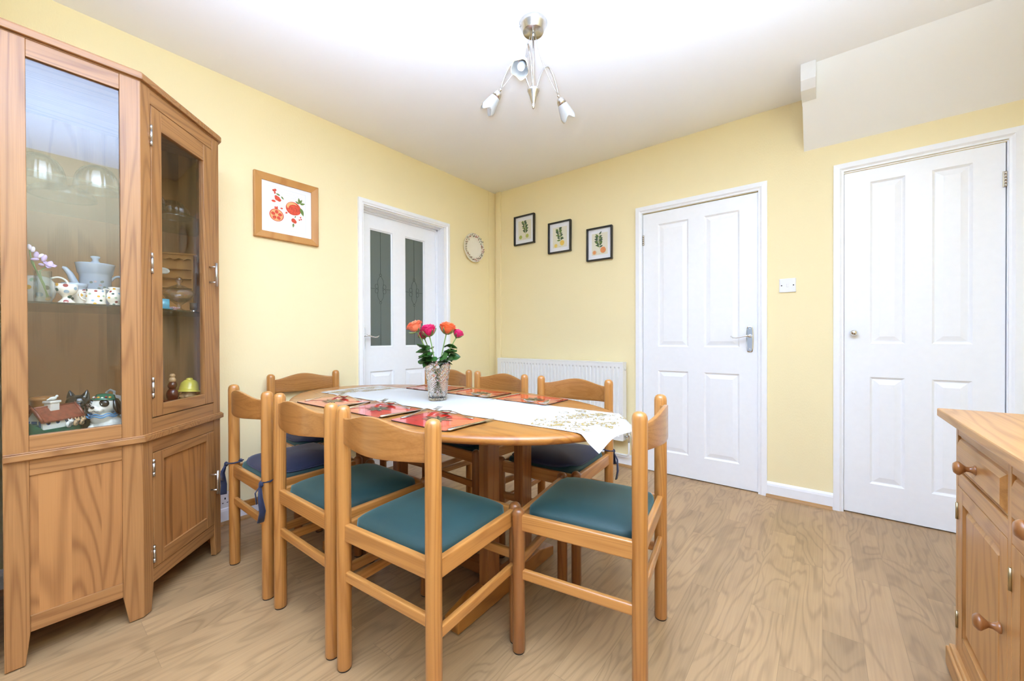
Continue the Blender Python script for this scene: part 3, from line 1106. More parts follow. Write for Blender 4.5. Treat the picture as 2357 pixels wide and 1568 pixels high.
for x in (rx0 + 0.12, rx1 - 0.12):
    B_(x, x + 0.03, ry + 0.064, YF - 0.001, rz0 + 0.1, rz1 - 0.1).obj('wall_bracket', M['radiator'], rd)
rd.location = ((rx0 + rx1) / 2, ry + 0.035, 0)
for ch_ in rd.children:
    ch_.location = (-(rx0 + rx1) / 2, -(ry + 0.035), 0)

# ------------------------------------------------------------------ corner display cabinet
CX, CY = -2.25, 0.25
cab = thing('corner_cabinet', 'tall honey coloured wooden corner display cabinet with glass panels and glass shelves', 'cabinet', (CX, CY, 0))
P0, P1 = Vector((-1.908, -0.030, 0)), Vector((-1.908, 0.277, 0))


def on_A(o):
    o.location = P0 - Vector((CX, CY, 0))
    o.rotation_euler = (0, 0, R(90))
    return o


def on_B(o):
    o.location = P1 - Vector((CX, CY, 0))
    o.rotation_euler = (0, 0, R(135))
    return o


def bx(*a, mi=0):
    return MB().box(*a, mi=mi)


def leg_post(name, x0, x1, z0, z1, t0, t1, th=0.022):
    """upright that tapers below z0; t0,t1 shift its two sides at the floor"""
    m = MB()
    zt = 0.10
    ring = lambda a, b, z: [(a, 0, z), (b, 0, z), (b, th, z), (a, th, z)]
    v = ring(x0 + t0, x1 + t1, 0.004) + ring(x0, x1, zt) + ring(x0, x1, z1)
    f = [(3, 2, 1, 0), (8, 9, 10, 11)]
    for k in (0, 4):
        f += [(k + i, k + (i + 1) % 4, k + 4 + (i + 1) % 4, k + 4 + i) for i in range(4)]
    m.add(v, f)
    return m


on_A(leg_post('post', 0.0, 0.050, 0, 1.922, 0.0, -0.010).obj('post', M['ashZ'], cab, bevel=0.0015))
# corner post wraps the 135 degree corner
e = Vector((-0.70711, 0.70711, 0))
nn = Vector((0.70711, 0.70711, 0))


def corner_poly(a, b, th=0.022):
    p = [Vector((-1.908, 0.277 - a, 0)), P1.copy(), P1 + e * b, P1 + e * b - nn * th, Vector((-1.908 - th, 0.277 - th * 0.414, 0)), Vector((-1.908 - th, 0.277 - a, 0))]
    return [q - Vector((CX, CY, 0)) for q in p]


m = MB()
lo, mid_ = corner_poly(0.038, 0.034), corner_poly(0.053, 0.044)
v = [(p.x, p.y, 0.004) for p in lo] + [(p.x, p.y, 0.10) for p in mid_] + [(p.x, p.y, 1.922) for p in mid_]
f = [tuple(range(5, -1, -1)), tuple(range(12, 18))]
for k in (0, 6):
    f += [(k + i, k + (i + 1) % 6, k + 6 + (i + 1) % 6, k + 6 + i) for i in range(6)]
m.add(v, f)
m.obj('post', M['ashZ'], cab, bevel=0.0015)
on_B(leg_post('post', 0.398, 0.443, 0, 1.922, 0.008, 0.0).obj('post', M['ashZ'], cab, bevel=0.0015))
# rails of the fixed side
for z0, z1 in ((1.868, 1.922), (0.657, 0.705), (0.582, 0.629), (0.100, 0.150)):
    on_A(bx(0.050, 0.254, 0.002, 0.022, z0, z1).obj('rail', M['ashX'], cab, bevel=0.0012))
    on_B(bx(0.044, 0.398, 0.002, 0.022, z0 if z0 != 0.657 else 0.655, z1 if z0 != 0.657 else 0.708).obj('rail', M['ashX'], cab, bevel=0.0012))
on_A(bx(0.050, 0.254, 0.007, 0.016, 0.145, 0.585).obj('side_panel', wood('ash_side_panel', srgb(181, 127, 75), srgb(121, 75, 39), 'Z', stretch=10, figure=34, scale=3.5, rough=0.42, coat=0.15, fine=0.4, amount=0.45, staves=0.068, staveaxis='X'), cab))
o = on_A(bx(0.048, 0.256, 0.010, 0.013, 0.700, 1.872).obj('glass_pane', M['glass'], cab))


def ring_poly(off, inset_back=0.0):
    t = 0.41421
    w = [(-1.908 + off, -0.030), (-1.908 + off, 0.277 + off * t), (-2.221 + off * t, 0.590 + off), (-2.535, 0.590 + off), (-2.535, -0.030)]
    return [(x - CX, y - CY) for x, y in w]


m = MB()
for off, a, b in ((0.0, 1.922, 1.926), (0.011, 1.926, 1.948), (0.007, 1.948, 1.953)):
    m.prism(ring_poly(off), a, b)
m.obj('cornice', M['ashY'], cab, bevel=0.002)
m = MB()
m.prism(ring_poly(0.004), 0.629, 0.633)
m.prism(ring_poly(0.013), 0.633, 0.653)
m.prism(ring_poly(0.008), 0.653, 0.657)
m.obj('waist_moulding', M['ashY'], cab, bevel=0.0025)
# back boards and the hidden return, one mesh each
B_(-2.533 - CX, -2.525 - CX, -0.030 - CY, 0.590 - CY, 0.10, 1.922).obj('back_board', M['ash_back2'], cab)
B_(-2.525 - CX, -1.930 - CX, -0.030 - CY, -0.022 - CY, 0.10, 1.922).obj('back_board', M['ash_back'], cab)
B_(-2.525 - CX, -2.235 - CX, 0.575 - CY, 0.590 - CY, 0.004, 1.922).obj('return_side', M['ash_back'], cab)
m = MB().prism([(x - CX, y - CY) for x, y in [(-1.93, -0.022), (-1.93, 0.27), (-2.225, 0.565), (-2.525, 0.575), (-2.525, -0.022)]], 0.10, 0.115)
m.obj('bottom_board', M['ash_back'], cab)
shp = [(x - CX, y - CY) for x, y in [(-1.925, -0.020), (-1.925, 0.262), (-2.228, 0.566), (-2.522, 0.572), (-2.522, -0.020)]]
for z in (1.115, 1.526):
    MB().prism(shp, z, z + 0.006).obj('glass_shelf', M['glass_shelf'], cab)

# upper glazed door
m = MB()
m.box(0.0465, 0.096, -0.001, 0.020, 0.712, 1.864, mi=0)
m.box(0.337, 0.3955, -0.001, 0.020, 0.712, 1.864, mi=0)
m.box(0.0962, 0.3368, -0.0005, 0.019, 1.790, 1.864, mi=1)
m.box(0.0962, 0.3368, -0.0005, 0.019, 0.712, 0.757, mi=1)
ud = on_B(m.obj('door', [M['ashZ'], M['ashX']], cab, bevel=0.0015))
ud['label'] = 'glazed upper door'
bx(0.094, 0.339, 0.008, 0.011, 0.755, 1.792).obj('glass_pane', M['glass'], ud)


def bar_handle(parent, x, z0, z1):
    m = MB()
    m.tube([(x, -0.030, z0), (x, -0.030, z1)], 0.0052, 12)
    for z in (z0 + 0.018, z1 - 0.018):
        m.tube([(x, 0.0, z), (x, -0.030, z)], 0.0035, 10)
    m.obj('handle', M['steel'], parent)['label'] = 'brushed steel bar handle'


def barrel(parent, x, z0, z1):
    m = MB()
    for a, b in ((z0, z0 + (z1 - z0) * 0.22), (z0 + (z1 - z0) * 0.24, z0 + (z1 - z0) * 0.76), (z0 + (z1 - z0) * 0.78, z1)):
        m.lathe([(0, a), (0.0042, a), (0.0042, b), (0, b)], (x, -0.003, 0), 10)
    m.obj('hinge', M['steel'], parent)


bar_handle(ud, 0.372, 1.240, 1.345)
for z in (1.715, 1.245, 0.785):
    barrel(ud, 0.0445, z, z + 0.075)
# lower panelled door
m = MB()
m.box(0.0465, 0.096, -0.001, 0.020, 0.153, 0.580, mi=0)
m.box(0.347, 0.3955, -0.001, 0.020, 0.153, 0.580, mi=0)
m.box(0.0962, 0.3468, -0.0005, 0.019, 0.545, 0.580, mi=1)
m.box(0.0962, 0.3468, -0.0005, 0.019, 0.153, 0.202, mi=1)
ld_ = on_B(m.obj('door', [M['ashZ'], M['ashX']], cab, bevel=0.0018))
ld_['label'] = 'panelled lower door'
bx(0.094, 0.349, 0.007, 0.015, 0.200, 0.547).obj('door_panel', wood('ash_door_panel', srgb(179, 123, 69), srgb(117, 70, 35), 'Z', stretch=12, figure=30, scale=4, rough=0.42, coat=0.15, fine=0.4, amount=0.5, staves=0.05, staveaxis='X'), ld_)
bar_handle(ld_, 0.372, 0.300, 0.405)
for z in (0.495, 0.175):
    barrel(ld_, 0.0445, z, z + 0.062)


# ------------------------------------------------------------------ dining chairs
HW = 0.1875   # half spacing of the legs


def make_chair(label, group):
    t = thing('dining_chair', label, 'chair', group=group)
    T = {}
    for s in (-1, 1):
        m = MB()
        r = 0.0212
        m.lathe([(0, 0.003), (r * 0.9, 0.003), (r, 0.008), (r, 0.778), (r * 0.94, 0.787), (r * 0.78, 0.794), (r * 0.45, 0.7985), (0, 0.80)], (s * HW, -HW, 0), 28)
        lg = m.obj('leg', M['beechZ'], t)
        MB().lathe([(0, 0), (0.019, 0), (0.019, 0.0035), (0, 0.0035)], (s * HW, -HW, 0), 18).obj('foot_pad', M['dark'], lg)
        m = MB()
        r = 0.0200
        m.lathe([(0, 0.003), (r * 0.9, 0.003), (r, 0.008), (r, 0.436), (r * 1.02, 0.440), (r * 0.96, 0.448), (r * 0.72, 0.455), (r * 0.4, 0.4590), (0, 0.460)], (s * HW, HW, 0), 28)
        lg = m.obj('leg', M['legwoodZ'], t)
        MB().lathe([(0, 0), (0.018, 0), (0.018, 0.0035), (0, 0.0035)], (s * HW, HW, 0), 18).obj('foot_pad', M['dark'], lg)
    g = HW - 0.010
    for s in (-1, 1):
        B_(s * HW - 0.010, s * HW + 0.010, -g, g, 0.391, 0.443).obj('seat_rail', M['beechY'], t, bevel=0.005, bseg=3)
        B_(-g, g, s * HW - 0.010, s * HW + 0.010, 0.393, 0.444).obj('seat_rail', M['beechX'], t, bevel=0.005, bseg=3)
        B_(s * HW - 0.0085, s * HW + 0.0085, -g, g, 0.236, 0.268).obj('stretcher', M['beechY'], t, bevel=0.006, bseg=3)
    for y in (-HW, HW):
        B_(-g, g, y - 0.0085, y + 0.0085, 0.270, 0.302).obj('stretcher', M['beechX'], t, bevel=0.006, bseg=3)
    # curved back board with a shouldered top
    m = MB()
    nu, nv = 28, 6

    def bp(u, v_, side):
        x = -g - 0.006 + (2 * g + 0.012) * u
        q = 2 * u - 1
        bell = 0.5 + 0.5 * math.cos(PI * min(1, abs(q) / 0.92))
        top = 0.764 + 0.027 * bell
        bot = 0.688 - 0.006 * bell
        y = -HW - 0.040 * (1 - q * q) + 0.006 * side
        z = bot + (top - bot) * v_
        return (x, y, z)
    m.grid(lambda u, v_: bp(u, v_, 1), nu, nv)
    m.grid(lambda u, v_: bp(u, v_, -1), nu, nv)
    m.grid(lambda u, v_: bp(u, 1, 1 - 2 * v_), nu, 1)
    m.grid(lambda u, v_: bp(u, 0, 1 - 2 * v_), nu, 1)
    m.grid(lambda u, v_: bp(0, u, 1 - 2 * v_), nv, 1)
    m.grid(lambda u, v_: bp(1, u, 1 - 2 * v_), nv, 1)
    m.obj('backrest', M['back_veneer'], t, bevel=0.002)
    # upholstered drop-in seat
    m = MB()
    a = HW - 0.010

    def sp(u, v_):
        r_ = v_
        an = 2 * PI * u
        n_ = 7.0
        c_, s_ = math.cos(an), math.sin(an)
        k = (abs(c_) ** n_ + abs(s_) ** n_) ** (-1 / n_)
        x, y = c_ * k * a * r_, s_ * k * a * r_
        z = 0.438 + 0.040 * (1 - max(abs(x / a), 0) ** 4) ** 0.5 * (1 - abs(y / a) ** 4) ** 0.5 if r_ < 1 else 0.438
        return (x, y, z)
    m.grid(lambda u, v_: sp(u, [0, .25, .5, .68, .8, .88, .93, .965, .99, 1][int(round(v_ * 9))]), 56, 9)
    m.grid(lambda u, v_: (sp(u, 1)[0], sp(u, 1)[1], 0.438 - 0.01 * v_), 56, 1)
    m.obj('seat', M['velvet'], t)
    return t


chair0 = make_chair('x', 'dining chairs round the oval table')
chairs = [
    # x, y, rz (0 = facing +y), label
    (-1.868, 0.785, R(0), 'beech chair with navy seat pad on the near side, beside the corner cabinet'),
    (-1.402, 0.796, R(1), 'green seated beech chair in the middle of the near side of the table'),
    (-0.967, 0.815, R(5), 'nearest green seated chair, its curved back turned to the camera'),
    (-0.607, 1.207, R(99.5), 'beech dining chair with bright teal seat at the right end of the table'),
    (-0.985, 1.577, R(184.5), 'beech chair with navy seat pad before the radiator, nearest the white door'),
    (-1.500, 1.578, R(177.5), 'beech dining chair in the middle of the far side of the table'),
    (-1.955, 1.600, R(184), 'beech dining chair on the far side, partly hidden behind the rose vase'),
    (-2.283, 1.081, R(-92), 'beech dining chair at the left end of the table, its back to the yellow wall'),
]
for i, (x, y, rz, lab) in enumerate(chairs):
    if i == 0:
        chair0.location = (x, y, 0)
        chair0.rotation_euler = (0, 0, rz)
        chair0['label'] = lab
    else:
        dup(chair0, (x, y, 0), rz, lab)


# navy tie-on seat pads
def make_pad():
    t = thing('seat_pad', 'x', 'seat pad', group='navy seat pads on the chairs')
    m = MB()
    a = 0.172

    def sp(u, v_, sg):
        an = 2 * PI * u
        c_, s_ = math.cos(an), math.sin(an)
        k = (abs(c_) ** 4.5 + abs(s_) ** 4.5) ** (-1 / 4.5)
        x, y = c_ * k * a * v_, s_ * k * a * v_
        base = 0.484 - 0.030 * (max(abs(x / a), abs(y / a)) ** 3.0) * 0.9
        th = 0.012 * (1 - v_ ** 6) ** 0.5
        return (x, y + 0.004, base + sg * th + 0.006 * math.sin(6 * x / a) * 0.2)
    vv = [0, .3, .55, .75, .87, .94, .98, 1]
    m.grid(lambda u, v_: sp(u, vv[int(round(v_ * 7))], 1), 48, 7)
    m.grid(lambda u, v_: sp(u, vv[int(round(v_ * 7))], -1), 48, 7)
    m.tube([sp(k / 48, 1.0, 0) for k in range(48)], 0.0028, 6, closed=True)
    m.obj('pad', M['navy'], t)
    for s in (-1, 1):
        m = MB()
        x0, y0 = s * 0.158, -0.160
        X = s * HW
        m.tube([(x0, y0, 0.462), (X - s * 0.026, -HW + 0.012, 0.462), (X, -HW + 0.026, 0.460), (X + s * 0.026, -HW, 0.456), (X, -HW - 0.027, 0.452), (X - s * 0.025, -HW - 0.008, 0.455), (x0, y0 - 0.005, 0.458)], 0.005, 8, flat=0.6)
        m.ball((X + s * 0.012, -HW - 0.027, 0.448), (0.011, 0.008, 0.011), 12, 8)
        m.tube([(X + s * 0.012, -HW - 0.030, 0.445), (X + s * 0.030, -HW - 0.036, 0.405), (X + s * 0.034, -HW - 0.030, 0.352), (X + s * 0.026, -HW - 0.034, 0.312)], [0.005, 0.009, 0.012, 0.013], 8, flat=0.3)
        m.tube([(X + s * 0.012, -HW - 0.030, 0.445), (X + s * 0.006, -HW - 0.045, 0.42), (X + s * 0.012, -HW - 0.042, 0.38)], [0.005, 0.008, 0.011], 8, flat=0.3)
        m.obj('tie_ribbon', M['navy'], t)
    return t


pad0 = make_pad()
pads = [(0, 'navy tie-on seat pad on the near chair beside the corner cabinet'),
        (4, 'navy tie-on seat pad on the far chair in front of the radiator'),
        (5, 'navy tie-on seat pad on the middle chair of the far side'),
        (7, 'navy tie-on seat pad on the chair at the left end of the table')]
for j, (ci, lab) in enumerate(pads):
    x, y, rz, _ = chairs[ci]
    if j == 0:
        pad0.location = (x, y, 0)
        pad0.rotation_euler = (0, 0, rz)
        pad0['label'] = lab
    else:
        dup(pad0, (x, y, 0), rz, lab)

# ------------------------------------------------------------------ oval table
TX, TY, TZ, TA, TB = -1.405, 1.185, 0.715, 0.885, 0.500
tb = thing('dining_table', 'long oval oak dining table set for a meal, standing on two trestle legs', 'table', (TX, TY, 0), R(1.5))
m = MB()
prof = [(0.0, 0.0), (0.55, 0.0), (0.90, 0.0), (0.972, 0.0), (0.985, -0.0015), (0.994, -0.005), (0.999, -0.010), (1.0, -0.016), (0.998, -0.022), (0.991, -0.028), (0.980, -0.031), (0.955, -0.032), (0.0, -0.032)]
rows = [[(TA * k * math.cos(2 * PI * j / 96), TB * (k if k < 0.9 else 1 - (1 - k) * TA / TB) * math.sin(2 * PI * j / 96), TZ + z) for j in range(96)] for k, z in prof]
v = [p for r_ in rows for p in r_]
f = [(i * 96 + j, i * 96 + (j + 1) % 96, (i + 1) * 96 + (j + 1) % 96, (i + 1) * 96 + j) for i in range(len(prof) - 1) for j in range(96)]
m.add(v, f, 0, True)
m.obj('tabletop', M['tableX'], tb)
for x in (-0.42, 0.408):
    for y in (-0.083, 0.138):
        B_(x - 0.0225, x + 0.0225, y - 0.034, y + 0.034, 0.072, 0.684).obj('column', M['legwoodZ'], tb, bevel=0.003)
    ft = MB()
    ft.add([(x - 0.034, -0.285, 0.004), (x + 0.034, -0.285, 0.004), (x + 0.034, 0.335, 0.004), (x - 0.034, 0.335, 0.004),
            (x - 0.034, -0.285, 0.045), (x + 0.034, -0.285, 0.045), (x + 0.034, 0.335, 0.045), (x - 0.034, 0.335, 0.045),
            (x - 0.034, -0.17, 0.074), (x + 0.034, -0.17, 0.074), (x + 0.034, 0.22, 0.074), (x - 0.034, 0.22, 0.074)],
           [(3, 2, 1, 0), (0, 1, 5, 4), (2, 3, 7, 6), (4, 5, 9, 8), (8, 9, 10, 11), (10, 6, 7, 11), (0, 4, 8, 11, 7, 3), (1, 2, 6, 10, 9, 5)])
    fo = ft.obj('foot', M['tableY'], tb, bevel=0.004)
    for y in (-0.25, 0.30):
        B_(x - 0.02, x + 0.02, y - 0.02, y + 0.02, 0, 0.005).obj('foot_pad', M['dark'], fo)
    B_(x - 0.03, x + 0.03, -0.24, 0.29, 0.650, 0.684).obj('top_bearer', M['legwoodY'], tb, bevel=0.003)
B_(-0.39, 0.375, 0.004, 0.050, 0.010, 0.065).obj('stretcher', M['legwoodX'], tb, bevel=0.003)

# ------------------------------------------------------------------ oak sideboard on the right
SX, SY = 0.54, 1.12
sb = thing('sideboard', 'oak sideboard with panelled doors, drawers and turned wooden knobs at the right edge', 'sideboard', (SX, SY, 0), R(0))
FX = 0.310 - SX     # front plane, faces -x
Y1 = 1.725 - SY     # far end
Y0_ = 0.50 - SY


def onS(m, name, mat, parent, **kw):
    """front parts: local x runs towards the camera (-y world), local y runs into the carcass (+x world)"""
    o = m.obj(name, mat, parent, **kw)
    if parent is sb:
        o.location = (FX, Y1, 0)
        o.rotation_euler = (0, 0, R(-90))
    return o


# rotation -90: local x -> -Y world, local y -> +X world
mt = MB().prism([(0.276 - SX, 1.762 - SY), (0.276 - SX, Y0_ - 0.03), (0.775 - SX, Y0_ - 0.03), (0.775 - SX, 1.762 - SY)], 0.757, 0.782)
mt.obj('top', M['pineY'], sb, bevel=0.004)
c = MB()
c.box(FX + 0.02, 0.77 - SX, Y1 - 0.018, Y1, 0.06, 0.757)
c.box(FX + 0.02, 0.77 - SX, Y0_, Y0_ + 0.018, 0.06, 0.757)
c.box(0.755 - SX, 0.77 - SX, Y0_, Y1, 0.06, 0.757)
c.box(FX + 0.02, 0.77 - SX, Y0_, Y1, 0.06, 0.075)
c.obj('carcass', M['pineZ'], sb)
W = 1.725 - 0.50
fm = MB()
bays = [(0.020, 0.413), (0.435, 0.828), (0.850, W - 0.02)]
for a, b in ((0.0, 0.020), (0.413, 0.435), (0.828, 0.850), (W - 0.02, W)):
    fm.box(a, b, 0, 0.02, 0.075, 0.757, mi=0)
for a, b in bays:
    fm.box(a, b, 0.0005, 0.02, 0.714, 0.757, mi=1)
    fm.box(a, b, 0.0005, 0.02, 0.568, 0.608, mi=1)
    fm.box(a, b, 0.0005, 0.02, 0.075, 0.095, mi=1)
onS(fm, 'face_frame', [M['pineZ'], M['pineX']], sb, bevel=0.001)
pl = MB()
pl.box(-0.018, W + 0.018, -0.018, 0.30, 0.012, 0.070)
pl.box(-0.012, W + 0.012, -0.012, 0.29, 0.070, 0.082)
onS(pl, 'plinth', M['pineX'], sb, bevel=0.005)
for x, y in ((0.01, 0.02), (W - 0.05, 0.02), (0.01, 0.42), (W - 0.05, 0.42)):
    onS(MB().lathe([(0, 0), (0.014, 0), (0.017, 0.01), (0.012, 0.014)], (x + 0.02, y + 0.01, 0), 14), 'foot', M['dark'], sb)


def turned_knob(parent, x, z, s=1.0):
    MB().lathe([(0, 0), (0.011 * s, 0), (0.0125 * s, 0.003), (0.0095 * s, 0.006), (0.0065 * s, 0.012), (0.0065 * s, 0.018), (0.012 * s, 0.024), (0.0175 * s, 0.030), (0.0175 * s, 0.034), (0.012 * s, 0.040), (0, 0.042)],
               (x, -0.004, z), 24, (0, -1, 0)).obj('knob', M['legwoodZ'], parent)['label'] = 'turned wooden knob'


for a, b in bays:
    m = MB()
    g_ = 0.0015
    p = (a + g_, b - g_, 0.608 + g_, 0.714 - g_)
    # raised drawer front: bevelled border standing proud of a recess
    m.box(p[0], p[1], 0.006, 0.018, p[2], p[3])
    q = (p[0] + 0.006, p[1] - 0.006, p[2] + 0.006, p[3] - 0.006)
    last = [(q[0], 0.006, q[2]), (q[1], 0.006, q[2]), (q[1], 0.006, q[3]), (q[0], 0.006, q[3])]
    for ins, dep in ((0.004, 0.001), (0.016, -0.006), (0.017, -0.006)):
        cur = [(q[0] + ins, dep, q[2] + ins), (q[1] - ins, dep, q[2] + ins), (q[1] - ins, dep, q[3] - ins), (q[0] + ins, dep, q[3] - ins)]
        m.add(last + cur, [(i, (i + 1) % 4, 4 + (i + 1) % 4, 4 + i) for i in range(4)])
        last = cur
    m.add(last, [(0, 1, 2, 3)])
    dr = onS(m, 'drawer', M['pineX'], sb)
    turned_knob(dr, (a + b) / 2, 0.661)
    m = MB()
    p = (a + g_, b - g_, 0.095 + g_, 0.568 - g_)
    sw_ = 0.046
    m.box(p[0], p[0] + sw_, 0, 0.018, p[2], p[3], mi=0)
    m.box(p[1] - sw_, p[1], 0, 0.018, p[2], p[3], mi=0)
    m.box(p[0] + sw_, p[1] - sw_, 0, 0.018, p[3] - 0.042, p[3], mi=1)
    m.box(p[0] + sw_, p[1] - sw_, 0, 0.018, p[2], p[2] + 0.05, mi=1)
    dd = onS(m, 'door', [M['pineZ'], M['pineX']], sb, bevel=0.001)
    m = MB()
    q = (p[0] + sw_ - 0.004, p[1] - sw_ + 0.004, p[2] + 0.046, p[3] - 0.038)
    raised(m, q, [(0.0, 0.012), (0.010, 0.012), (0.026, 0.003), (0.0262, 0.003)])
    m.obj('door_panel', M['pineZ'], dd)
    turned_knob(dd, p[1] - 0.020, 0.362)
    for z in (0.468, 0.150):
        h = MB()
        h.lathe([(0, 0), (0.0035, 0), (0.0035, 0.048), (0, 0.048)], (p[0] - 0.001, -0.0015, z), 10)
        h.obj('hinge', M['brass'], dd)

# ------------------------------------------------------------------ table runner
RA = R(1.5)
ca_, sa_ = math.cos(RA), math.sin(RA)


def edge_x(y):
    return TA * math.sqrt(max(0, 1 - (y / TB) ** 2))


def run_pt(s, y, lift=0.0):
    """s along the runner (local x of the table, may pass the table edge and then hangs), y across"""
    ex = edge_x(y) - 0.008
    z = TZ + 0.0012 + lift
    if s <= ex:
        rip = 0.0009 * math.sin(9 * s + 14 * y) * math.sin(23 * s)
        x = s
        z += abs(rip)
    else:
        d = s - ex
        a = min(R(38), d / 0.03 * R(38))
        x = ex + d * math.cos(a * 0.8) + lift
        z += 0.0008 - d * math.sin(a) - 0.004 * math.sin(y * 34 + 1) * min(1, d / 0.05)
        z = z if d > 0.012 else max(z, TZ + 0.0012 - d * 0.4)
    return (x, y, z)


m = MB()
yr0, yr1 = -0.165, 0.195
S0, S1 = -0.70, 0.905


def s_of(u, v_):
    a = S0 + 0.02 * math.sin(PI * v_) * -1 + 0.03 * v_ * 0
    b = S1 + 0.015 * v_
    return a + (b - a) * u


m.grid(lambda u, v_: run_pt(s_of(u, v_), yr0 + (yr1 - yr0) * v_), 120, 20)
rng = random.Random(4)


def swirl(mb, cx, cy, r0, turns, phase, sgn, mi):
    """row of small stitched dashes along a spiral"""
    nseg = int(15 * turns)
    for k in range(nseg):
        t = k / nseg
        an = phase + sgn * 2 * PI * turns * t
        r_ = r0 * (1 - 0.72 * t)
        x, y = cx + r_ * math.cos(an), cy + r_ * math.sin(an)
        if not (S0 + 0.012 < x < S1 - 0.012 and yr0 + 0.006 < y < yr1 - 0.006):
            continue
        tx, ty = -math.sin(an) * sgn, math.cos(an) * sgn
        L_, W_ = 0.0030, 0.0016
        if k % 3 == 1:
            L_, W_ = 0.0020, 0.0026
        q = []
        for sx, sy in ((-1, -1), (1, -1), (1, 1), (-1, 1)):
            q.append(run_pt(x + tx * L_ * sx - ty * W_ * sy, y + ty * L_ * sx + tx * W_ * sy, 0.0011))
        mb.add(q, [(0, 1, 2, 3)], mi)


for side in (0, 1):
    for k in range(64):
        u = rng.random()
        x = (S1 - 0.03 - 0.24 * u) if side else (S0 + 0.02 + 0.17 * u)
        y = yr0 + 0.02 + (yr1 - yr0 - 0.04) * ((k * 0.618) % 1.0)
        swirl(m, x, y, 0.014 + 0.014 * rng.random(), 0.75 + 0.6 * rng.random(), rng.random() * 6.28, 1 if k % 2 else -1, 1)
M['linen'] = plain('white_linen', (0.55, 0.55, 0.535), rough=0.75, vary=0.02, vscale=200)
M['gold_thread'] = plain('gold_thread', srgb(176, 150, 84), rough=0.5)
rn = m.obj('table_runner', [M['linen'], M['gold_thread']], None, weld=False)
rn.location = (TX, TY, 0)
rn.rotation_euler = (0, 0, RA)
tag(rn, 'long white table runner with gold stitched scrolls, lying along the oval table', 'table runner')


def on_table(x, y):
    return (TX + x * ca_ - y * sa_, TY + x * sa_ + y * ca_)


# ------------------------------------------------------------------ place settings
def mat_material():
    m, nt, b = new_mat('placemat_print')
    tc = N(nt, 'ShaderNodeTexCoord')
    sp = N(nt, 'ShaderNodeSeparateXYZ')
    nt.links.new(tc.outputs['Object'], sp.inputs[0])
    mr = N(nt, 'ShaderNodeMapRange')
    mr.inputs['From Min'].default_value = -0.14
    mr.inputs['From Max'].default_value = 0.14
    nt.links.new(sp.outputs[0], mr.inputs['Value'])
    ra = N(nt, 'ShaderNodeValToRGB')
    e_ = ra.color_ramp.elements
    e_[0].position = 0.0
    e_[0].color = c4(srgb(196, 40, 30))
    e_[1].position = 1.0
    e_[1].color = c4(srgb(228, 84, 40))
    k = e_.new(0.55)
    k.color = c4(srgb(204, 38, 30))
    nt.links.new(mr.outputs[0], ra.inputs[0])
    nt.links.new(ra.outputs[0], b.inputs['Base Color'])
    b.inputs['Roughness'].default_value = 0.12
    b.inputs['Coat Weight'].default_value = 0.6
    b.inputs['Coat Roughness'].default_value = 0.04
    return m


M['mat_top'] = mat_material()
M['mat_edge'] = plain('mat_board_edge', (0.045, 0.03, 0.02), rough=0.6)
M['print_dark'] = plain('print_dark_leaf', srgb(44, 46, 36), rough=0.25)
M['print_olive'] = plain('print_olive_leaf', srgb(128, 124, 76), rough=0.25)
M['print_cream'] = plain('print_cream', srgb(226, 206, 176), rough=0.3)


def rounded_rect(hx, hy, r, seg=5):
    pts = []
    for cx, cy, a0 in ((hx - r, hy - r, 0), (-hx + r, hy - r, 90), (-hx + r, -hy + r, 180), (hx - r, -hy + r, 270)):
        for k in range(seg + 1):
            a = R(a0 + 90 * k / seg)
            pts.append((cx + r * math.cos(a), cy + r * math.sin(a)))
    return pts


def leafpoly(cx, cy, L_, W_, an, z, plane='xy', n=6):
    """flat leaf outline starting at cx,cy running along an"""
    up = [(L_ * t, W_ * math.sin(PI * t ** 0.8)) for t in [k / n for k in range(n + 1)]]
    pts = up + [(x, -y) for x, y in reversed(up[1:-1])]
    out = []
    for x, y in pts:
        X = cx + x * math.cos(an) - y * math.sin(an)
        Y = cy + x * math.sin(an) + y * math.cos(an)
        out.append((X, Y, z) if plane == 'xy' else (X, z, Y))
    return out


def poly(mb, pts, mi):
    """flat printed shape; each later one lies a hair above the earlier ones"""
    k = len(mb.m) * 1.2e-5
    flat_xy = max(p[2] for p in pts) - min(p[2] for p in pts) < 1e-6
    pts = [(p[0], p[1], p[2] + k) if flat_xy else (p[0], p[1] - k, p[2]) for p in pts]
    mb.add(pts, [tuple(range(len(pts)))], mi)


def disc(cx, cy, rx, ry, z, plane='xy', n=20, a0=0.0):
    out = []
    for k in range(n):
        a = 2 * PI * k / n
        x, y = rx * math.cos(a), ry * math.sin(a)
        X = cx + x * math.cos(a0) - y * math.sin(a0)
        Y = cy + x * math.sin(a0) + y * math.cos(a0)
        out.append((X, Y, z) if plane == 'xy' else (X, z, Y))
    return out


def scribble(mb, x0, y0, w_, h_, z, seed, mi, plane='xy', lw=0.0006, flip=1):
    """line of illegible handwriting as one thin ribbon"""
    rg = random.Random(seed)
    n = int(w_ / 0.0025)
    pts = []
    for k in range(n):
        if rg.random() < 0.12:
            if len(pts) > 2:
                emit(mb, pts, z, mi, plane, lw)
            pts = []
            continue
        pts.append((x0 + flip * k * 0.0025, y0 + h_ * math.sin(k * 2.1 + rg.random() * 1.2) * (0.4 + 0.6 * rg.random())))
    if len(pts) > 2:
        emit(mb, pts, z, mi, plane, lw)


def emit(mb, pts, z, mi, plane, lw):
    v = []
    for x, y in pts:
        for s in (-1, 1):
            v.append((x, y + s * lw, z) if plane == 'xy' else (x, z, y + s * lw))
    mb.add(v, [(2 * i, 2 * i + 2, 2 * i + 3, 2 * i + 1) for i in range(len(pts) - 1)], mi)


MZ = TZ + 0.0045   # top of a mat


